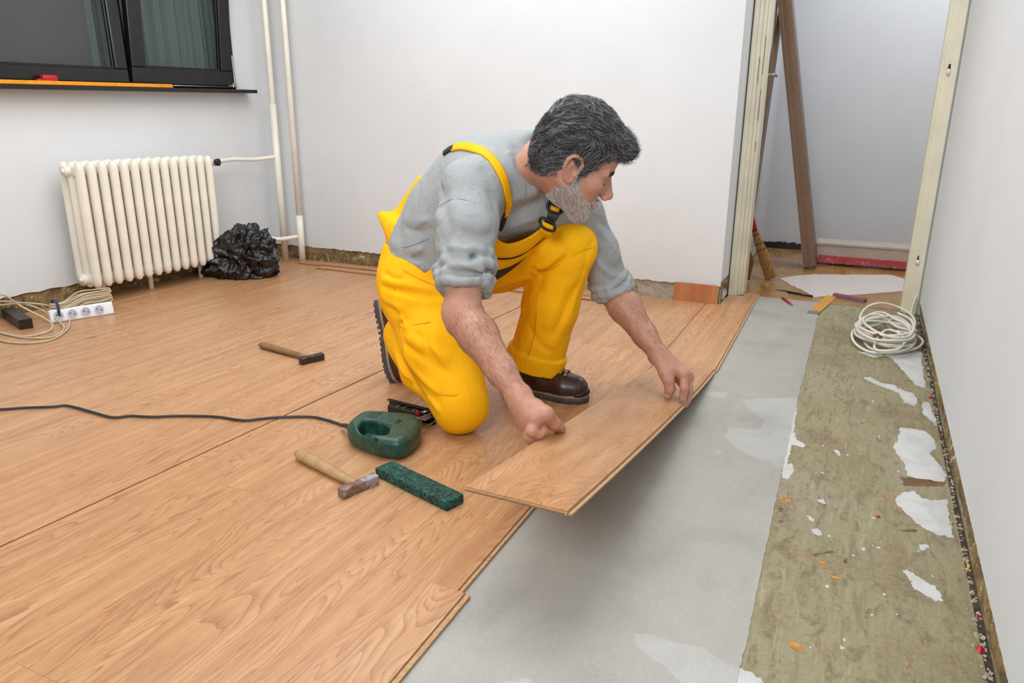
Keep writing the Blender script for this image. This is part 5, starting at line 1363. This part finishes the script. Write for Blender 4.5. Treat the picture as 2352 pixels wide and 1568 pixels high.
# bib hanging in front of the chest
def D_(u, v, d): return C(u, v, d)
bib_rows = [[D_(1126, 530, 2.10), D_(1150, 556, 2.12), D_(1178, 560, 2.14), D_(1212, 548, 2.16), D_(1240, 530, 2.17), D_(1262, 516, 2.17), D_(1280, 524, 2.16)],
            [D_(1118, 560, 2.13), D_(1148, 580, 2.15), D_(1178, 582, 2.17), D_(1212, 566, 2.19), D_(1238, 548, 2.20), D_(1258, 536, 2.20), D_(1266, 538, 2.20)],
            [D_(1112, 600, 2.18), D_(1140, 606, 2.20), D_(1172, 602, 2.22), D_(1206, 586, 2.24), D_(1230, 568, 2.26), D_(1246, 556, 2.27), D_(1254, 552, 2.28)],
            [D_(1095, 640, 2.22), D_(1130, 634, 2.25), D_(1160, 624, 2.28), D_(1192, 606, 2.31), D_(1216, 588, 2.33), D_(1232, 574, 2.34), D_(1242, 566, 2.35)],
            [D_(1070, 672, 2.25), D_(1105, 668, 2.29), D_(1140, 652, 2.33), D_(1172, 634, 2.36), D_(1200, 612, 2.38), D_(1220, 594, 2.39), D_(1232, 582, 2.40)]]
bib = sheet('bib', bib_rows, 'yellow', .005)
BR = np.array(bib_rows)
def bibp(a, b, off=.003):
    R1 = catmull([catmull(r_, 8)[int(round(b*48))] for r_ in BR], 8); return R1[int(round(a*32))]+(EYE-C(1180, 590, 2.2))*off/2.2
def patch_on_bib(name, top, bot, mat, off, **k):
    return sheet(name, [[bibp(a, b, off) for a, b in top], [bibp((a+a2)/2, (b+b2)/2, off*1.25) for (a, b), (a2, b2) in zip(top, bot)], [bibp(a, b, off) for a, b in bot]], mat, .002, 4, **k)
patch_on_bib('pocket_opening', [(.42, .02), (.36, .22), (.40, .42), (.42, .62), (.34, .80)], [(.45, .02), (.395, .22), (.435, .42), (.45, .62), (.345, .80)], 'strap_black', .005, label='thin black edge of the bib pocket')
patch_on_bib('pocket_panel', [(.66, .04), (.66, .18), (.665, .34), (.65, .50), (.60, .66)], [(.96, .05), (.88, .20), (.83, .36), (.74, .52), (.62, .67)], 'strap_black', .005, label='black curved chest pocket panel')
# buckle and far strap
def quadstrip(name, L, R, mat, th=.003, **k):
    return sheet(name, [[a, (a+b)/2, b] for a, b in zip(L, R)], mat, th, 4, **k)
Bd = 2.135
quadstrip('far_strap', [C(1276, 452, 2.12), C(1270, 468, 2.115), C(1262, 482, 2.12)], [C(1298, 458, 2.12), C(1292, 472, 2.115), C(1285, 488, 2.12)], 'yellow', .003, label='yellow overall strap below the chin')
bk = quadstrip('buckle', [C(1262, 462, 2.11), C(1258, 486, 2.11), C(1256, 500, 2.115), C(1246, 512, 2.13)], [C(1290, 472, 2.11), C(1286, 492, 2.11), C(1277, 508, 2.115), C(1268, 522, 2.13)], 'black', .006, label='black plastic side-release buckle')
for P in ([C(1263, 462, 2.105), C(1290, 472, 2.105), C(1287, 490, 2.105), C(1259, 481, 2.105)], [C(1247, 500, 2.118), C(1240, 510, 2.125), C(1250, 524, 2.125), C(1272, 530, 2.125), C(1272, 514, 2.118)]):
    tube('buckle_rim', P, .0042, 'black', bk, 8, 5, True)
quadstrip('strap_window', [C(1266, 472, 2.106), C(1264, 480, 2.106), C(1263, 482, 2.106)], [C(1286, 479, 2.106), C(1284, 487, 2.106), C(1283, 489, 2.106)], 'yellow', .002)
quadstrip('bib_tab', [C(1248, 506, 2.125), C(1243, 520, 2.13), C(1238, 532, 2.15)], [C(1273, 514, 2.125), C(1269, 530, 2.13), C(1264, 544, 2.15)], 'yellow', .004)

# ---- boots
t = NT('dark_brown_leather'); v = t.coord(); n = t.noise(v, 18, 5, .6); t.col(t.ramp(n, [(.3, (42, 22, 20)), (.6, (62, 32, 28)), (.8, (84, 44, 36))])); t.bump(t.noise(v, 130, 3), .1, .001); M['leather'] = t.set(.3, Specular_IOR_Level=.6)
M['sole'] = simple('dark_grey_rubber_sole', (70, 68, 68), .75, var=.1, scale=40); M['midsole'] = simple('tan_midsole', (152, 132, 108), .6, var=.06)
M['lace'] = simple('tan_lace', (152, 108, 66), .8); M['eyelet'] = simple('pale_brass_eyelet', (196, 184, 150), .3, .8)
SL = .305
outline = [(0, .03), (.02, .037), (.06, .039), (.11, .036), (.16, .043), (.21, .050), (.25, .049), (.285, .035), (.303, .012), (.305, 0)]
def foot_half(x): return np.interp(x, [o_[0] for o_ in outline], [o_[1] for o_ in outline])
def boot(org, fx, fz, name, label, bend=0):
    fx = np.array(fx, float); fx /= np.linalg.norm(fx); fz = np.array(fz, float); fz -= fx*(fz@fx); fz /= np.linalg.norm(fz); fy = np.cross(fz, fx)
    org = np.array(org, float); Rm = np.stack([fx, fy, fz], 1)
    def w(x, y, z):
        if bend and x > .19:      # toes stay flat on the floor
            a = min((x-.19)/.10, 1)*bend; x2 = .19+math.sin(a)/max(bend, 1e-6)*.10+max(0, x-.29)*math.cos(bend); z2 = (1-math.cos(a))/bend*.10+max(0, x-.29)*math.sin(bend)
            return org+Rm@np.array([x2-z*math.sin(a), y, z2+z*math.cos(a)])
        return org+Rm@np.array([x, y, z])
    fld = Field()
    fld.chain([w(.045, 0, .055), w(.12, 0, .058), w(.20, 0, .050), w(.255, 0, .046)], [.040, .042, .042, .037], .02)
    for s_ in (-1, 1): fld.chain([w(.05, .006*s_, .042), w(.15, .010*s_, .040), w(.225, .016*s_, .040), w(.262, .010*s_, .040)], [.035, .036, .037, .034], .02)
    fld.chain([w(.055, 0, .07), w(.062, 0, .135)], [.042, .044], .03)
    fld.chain([w(.09, 0, .09), w(.15, 0, .072)], [.034, .028], .03)
    c0 = w(.12, 0, .028); zz = w(.12, 0, 1.)-w(.12, 0, 0.); zz /= np.linalg.norm(zz)
    if not bend: fld.cuts.append(lambda p: -((p-c0)@fz))
    V, Q = fld.mesh(.003)
    bo_ = np_mesh(name, V, Q, 'leather', man, label=label)
    def layer(nm, z0, z1, ex_, mat, lugs=False):
        n = 64; ring = []
        xs = [SL*(1-math.cos(math.pi*i/(n/2)))/2 for i in range(n//2+1)]
        side = [(x, foot_half(x)*1.0+ex_) for x in xs]; loop = side+[(x, -h) for x, h in side[::-1][1:-1]]
        loop = [(x+(ex_ if x > .28 else -ex_ if x < .02 else 0), y) for x, y in loop]; V = []; m = len(loop)
        lvl = [(z0, 1.0), ((z0+z1)/2, 1.03), (z1, 1.0)]
        for z, sc in lvl:
            for i, (x, y) in enumerate(loop):
                y2 = y*sc
                if lugs and z == z0 and (i//2) % 2: y2 *= .93
                arch = .007*math.exp(-((x-.105)/.03)**2) if z == z0 and lugs else 0
                V.append(w(x, y2, z+arch))
        Q = [];
        for l in range(2):
            for i in range(m): j = (i+1) % m; Q.append((l*m+i, l*m+j, (l+1)*m+j, (l+1)*m+i))
        V.append(w(.15, 0, z0)); V.append(w(.15, 0, z1)); c1 = len(V)-2
        for i in range(m): j = (i+1) % m; Q.append((j, i, c1)); Q.append((2*m+i, 2*m+j, c1+1))
        o = mk(nm, V, Q, mat, bo_, True); fixn(o.data); return o
    layer('midsole', .016, .030, .001, 'midsole'); layer('sole', .0012, .017, .002, 'sole', True)
    pv = []
    for i in range(15):
        x = .012+i*.0198; h = foot_half(x+.004)
        for s_ in (-1, 1):
            b_ = [w(x, s_*(h-.008), -.0), w(x+.011, s_*(h-.008), -.0), w(x+.011, s_*(h+.0035), .0), w(x, s_*(h+.0035), .0), w(x, s_*(h-.008), .012), w(x+.011, s_*(h-.008), .012), w(x+.011, s_*(h+.003), .014), w(x, s_*(h+.003), .014)]
            pv.append((b_, [(3, 2, 1, 0), (4, 5, 6, 7), (0, 1, 5, 4), (1, 2, 6, 5), (2, 3, 7, 6), (3, 0, 4, 7)]))
    V, Fc = join_geo(pv); o = mk('tread_lugs', V, Fc, 'sole', bo_, kind='stuff'); fixn(o.data)
    return bo_, w, fld
b1, w1, f1 = boot((2.162, 1.055, 0), (-.0, -1, 0), (0, 0, 1), 'boot', 'brown leather boot flat on the planks')
# toe bumper, laces, eyelets
V = []; 
tube('toe_cap', [w1(.268, .038, .026), w1(.284, .030, .030), w1(.296, .013, .034), w1(.298, 0, .035), w1(.296, -.013, .034), w1(.284, -.030, .030), w1(.268, -.038, .026)], [.005, .009, .011, .012, .011, .009, .005], 'black', b1, 10, 4, label='black rubber toe bumper')
def on(f, p, off=.002):
    p = np.array(p, float)
    for _ in range(6): p = p-f.grad(p[None])[0]*(f.ev(p[None])[0]-off)
    return p
ey = []
for i, x in enumerate((.228, .211, .194)):
    for s_ in (-1, 1):
        q = on(f1, w1(x, .020*s_, .085+.010*i)); ey.append((i, s_, q)); g = f1.grad(q[None])[0]
        tube('eyelet', [q-g*.002, q+g*.003], .0042, 'eyelet', b1, 10, raw=True)
E_ = {(i, s_): q for i, s_, q in ey}
for (a, b) in (((0, -1), (1, 1)), ((0, 1), (1, -1)), ((1, -1), (2, 1)), ((1, 1), (2, -1)), ((0, -1), (0, 1))):
    m_ = on(f1, (E_[a]+E_[b])/2, .006); tube('lace', [E_[a]+f1.grad(E_[a][None])[0]*.003, m_, E_[b]+f1.grad(E_[b][None])[0]*.003], .0016, 'lace', b1, 6, 4)
seam = [on(f1, w1(x, y, z), .0006) for x, y, z in ((.16, -.022, .1), (.20, -.018, .085), (.24, -.022, .075), (.27, -.022, .062))]
tube('seam', seam, .0011, 'black', b1, 5, 4)
# kneeling foot: standing on bent toes, sole facing back
toe = C(902, 858, 2.62); toe[2] = .0
heel = C(868, 690, 2.62)
fx2 = (toe+np.array([0, 0, .0]))-heel; L2 = np.linalg.norm(fx2); fx2n = fx2/L2
nout = cam_dir(-.93, .12, .30)
b2o, w2, f2 = boot(heel+np.array([0, 0, .0]), fx2n, -nout, 'boot', 'brown boot of the kneeling leg standing on its toes', 0)

# ---- hair, beard, brows, arm hair
def pick(cond, n, seed):
    rg = np.random.RandomState(seed); L = lh(BV); m = np.nonzero(cond(L, BV))[0]; m = m[rg.randint(0, len(m), n)]; P = BV[m]+rg.normal(0, .0012, (n, 3)); return P
def hairline(L):
    x, y, z = L[:, 0], np.abs(L[:, 1]), L[:, 2]
    d_head = np.linalg.norm(L-np.array([0, 0, .04]), axis=1) < .135
    front = np.interp(x, [-.2, -.075, -.045, -.02, .012, .030, .048, .07, .2], [-.055, -.045, -.022, .030, .028, .020, .052, .092, .098])
    ear = (np.abs(x+.004) < .028) & (z < .036) & (y > .066)
    return d_head & (z > front) & ~ear
def sdome(p):
    return p
hcap = Field()
e = lambda c, r_, k=.02: hcap.ell(hd(*c), np.array(r_)*HS, RH, k)
e((-.010, 0, .064), (.104, .088, .096)); e((.052, 0, .096), (.056, .064, .036)); e((.094, .012, .092), (.030, .046, .024)); e((-.050, 0, .02), (.062, .074, .062)); e((-.06, 0, -.015), (.042, .055, .038))
hcap.cuts.append(lambda p: (lambda L: .0042-0*L[:, 0]-np.minimum(.05, (L[:, 2]-np.interp(L[:, 0], [-.2, -.075, -.045, -.02, .012, .030, .048, .066, .2], [-.050, -.040, -.018, .034, .034, .022, .060, .086, .076]))))(lh(p)))
hcap.noise = lambda p: .0035*np.sin(lh(p)[:, 0]*95+3*np.sin(lh(p)[:, 1]*60)+2*np.sin(lh(p)[:, 2]*50))*np.sin(lh(p)[:, 2]*70+2*np.sin(lh(p)[:, 0]*44))
V, Q = hcap.mesh(.0035)
M['hair_base'] = simple('dark_hair_base', (40, 40, 42), .7, var=.2, scale=200)
hb_ = np_mesh('hair', V, Q, 'hair_base', man, label='thick wavy dark grey hair')
HV = V
M['hair_s'] = hair_mat('grey_hair_strands', [(0, (28, 28, 29)), (.4, (58, 58, 60)), (.65, (118, 118, 120)), (1, (196, 196, 198))])
rg = np.random.RandomState(9); Lh_ = lh(HV); okm = (Lh_[:, 2] > -.06); ids = np.nonzero(okm)[0]; ids = ids[rg.randint(0, len(ids), 17000)]; P = HV[ids]; L = lh(P)
dirs = np.stack([np.where(L[:, 2] > .085, .9, -.25-.3*(L[:, 0] < 0)+.5*(L[:, 0] > .03)), .35*np.sign(L[:, 1])+.5*np.sin(L[:, 0]*40), np.where(L[:, 2] > .085, .1, -1.)], 1)+.75*np.stack([np.sin(L[:, 1]*55+L[:, 2]*38), np.sin(L[:, 0]*62+2), np.sin(L[:, 0]*48+L[:, 1]*30)], 1)+rg.normal(0, .13, P.shape)
tone = np.clip(.25+.25*rg.rand(len(P))+.45*(rg.rand(len(P)) > .72)+.35*np.clip((.045-L[:, 2])/.06, 0, 1)*(L[:, 0] > -.03), 0, 1)
plain = Field(); plain.add_ = hcap.add_; plain.noise = hcap.noise
strands('hair_strands', P, dirs@RH.T, plain, 8, .0058, .00056, 'hair_s', hb_, lift=.005, wave=.42, freq=.8, seed=2, rise=.0018, shade=tone)
# fringe of curls standing off the forehead
m = (L[:, 0] > .06)
strands('forelock', P[m][:900], (np.tile([1., 0, .1], (min(900, m.sum()), 1))+rg.normal(0, .3, (min(900, m.sum()), 3)))@RH.T, plain, 6, .0055, .0005, 'hair_s', hb_, lift=.008, wave=.5, freq=1.0, seed=4, rise=.008, shade=tone[m][:900])
def beard_c(L, V_):
    x, y, z = L[:, 0], np.abs(L[:, 1]), L[:, 2]
    top = np.interp(x, [-.05, -.01, .012, .03, .055, .08, .092, .12], [-.075, -.05, .02, -.022, -.050, -.056, -.042, -.044])
    mouth = (np.abs(z+.0635) < .006) & (y < .022) & (x > .085)
    nose = (x > .107)
    return (z < top) & ~((y > .074) & (x < .014) & (z > -.033)) & (z > -.128) & (x > -.022) & (np.linalg.norm(L, axis=1) < .165) & ~mouth & ~nose
M['beard_s'] = hair_mat('grey_beard_strands', [(0, (140, 130, 124)), (.25, (196, 190, 184)), (.6, (230, 226, 222)), (1, (250, 249, 247))])
P = pick(beard_c, 6300, 3); L = lh(P); rg = np.random.RandomState(4)
dirs = np.stack([.55*np.ones(len(P)), .0*L[:, 1], -1.*np.ones(len(P))], 1)+rg.normal(0, .35, P.shape)
strands('beard', P, dirs@RH.T, body, 4, .0034, .00034, 'beard_s', man, lift=.004, wave=.4, seed=5, rise=.004, kind_=None) if False else strands('beard', P, dirs@RH.T, body, 4, .0030, .0004, 'beard_s', man, lift=.003, wave=.4, seed=5, rise=.002)
# sideburns and temples
side_c = lambda L, V_: (L[:, 0] > .006) & (L[:, 0] < .052) & (L[:, 2] > -.03) & (L[:, 2] < .06) & (np.abs(L[:, 1]) > .055) & ((np.abs(L[:, 1]) < .0745) | (L[:, 0] > .014)) & (L[:, 2] > (L[:, 0]-.03)*1.6)
P = pick(side_c, 1500, 6); rg = np.random.RandomState(5)
strands('sideburns', P, (np.tile([.1, 0, -1.], (len(P), 1))+rg.normal(0, .25, P.shape))@RH.T, body, 4, .0036, .0004, 'beard_s', man, lift=.003, wave=.3, seed=7)
# short stubble hair at the nape
nape = lambda L, V_: (L[:, 0] < -.028) & (L[:, 0] > -.10) & (L[:, 2] > -.055) & (L[:, 2] < .03) & (L[:, 2] > -.05+(L[:, 0]+.06)*.6) & (np.linalg.norm(L, axis=1) < .13)
P = pick(nape, 2600, 8); strands('nape_hair', P, (np.tile([-.3, 0, -1.], (len(P), 1))+rg.normal(0, .3, P.shape))@RH.T, body, 3, .0034, .0004, 'hair_s', hb_, lift=.003, seed=8, shade=np.clip(.3+.6*rg.rand(len(P)), 0, 1))
brow = lambda L, V_: (L[:, 0] > .070) & (np.abs(np.abs(L[:, 1])-.032) < .021) & (np.abs(L[:, 2]-.0285+.10*np.maximum(0, np.abs(L[:, 1])-.035)) < .0045)
P = pick(brow, 420, 10); L = lh(P); M['brow_s'] = hair_mat('dark_brow_hairs', [(0, (70, 54, 48)), (1, (120, 98, 88))])
strands('eyebrows', P, (np.stack([-.2*np.ones(len(P)), np.sign(L[:, 1]), .25*np.ones(len(P))], 1)+rg.normal(0, .25, P.shape))@RH.T, body, 3, .0032, .0004, 'brow_s', man, lift=.002, seed=9)
# lashes line of the lowered eyes
for s_ in (-1, 1):
    P = [on(body, hd(.094, (.020+.0045*i)*s_, -.002-.0014*math.sin(i*.6)), .0014) for i in range(6)]
    tube('eyelashes', P, .0011, 'hair_base', man, 5, 3)
arm = Field(); arm.add_ = body.add_
def armsel(A, B_, sgn):
    d = (B_-A); l2 = d@d
    return lambda L, V_: (((V_-A)@d/l2 > .04) & ((V_-A)@d/l2 < .98) & (np.linalg.norm(np.cross(V_-A, d/np.sqrt(l2)), axis=1) < .07) & (((EYE-V_)@(d*0+cam_dir(.2, .3, -.9))) > -5))
M['arm_s'] = hair_mat('dark_arm_hairs', [(0, (84, 62, 52)), (1, (124, 96, 82))])
for A_, B_2, sd in ((REL, RWR, 11), (LEL, LWR, 12)):
    P = pick(armsel(A_, B_2, 1), 2300, sd); d = (B_2-A_); d /= np.linalg.norm(d)
    strands('arm_hair', P, d+np.random.RandomState(sd).normal(0, .45, P.shape), body, 4, .0040, .00012, 'arm_s', man, lift=.0018, wave=.12, seed=sd)
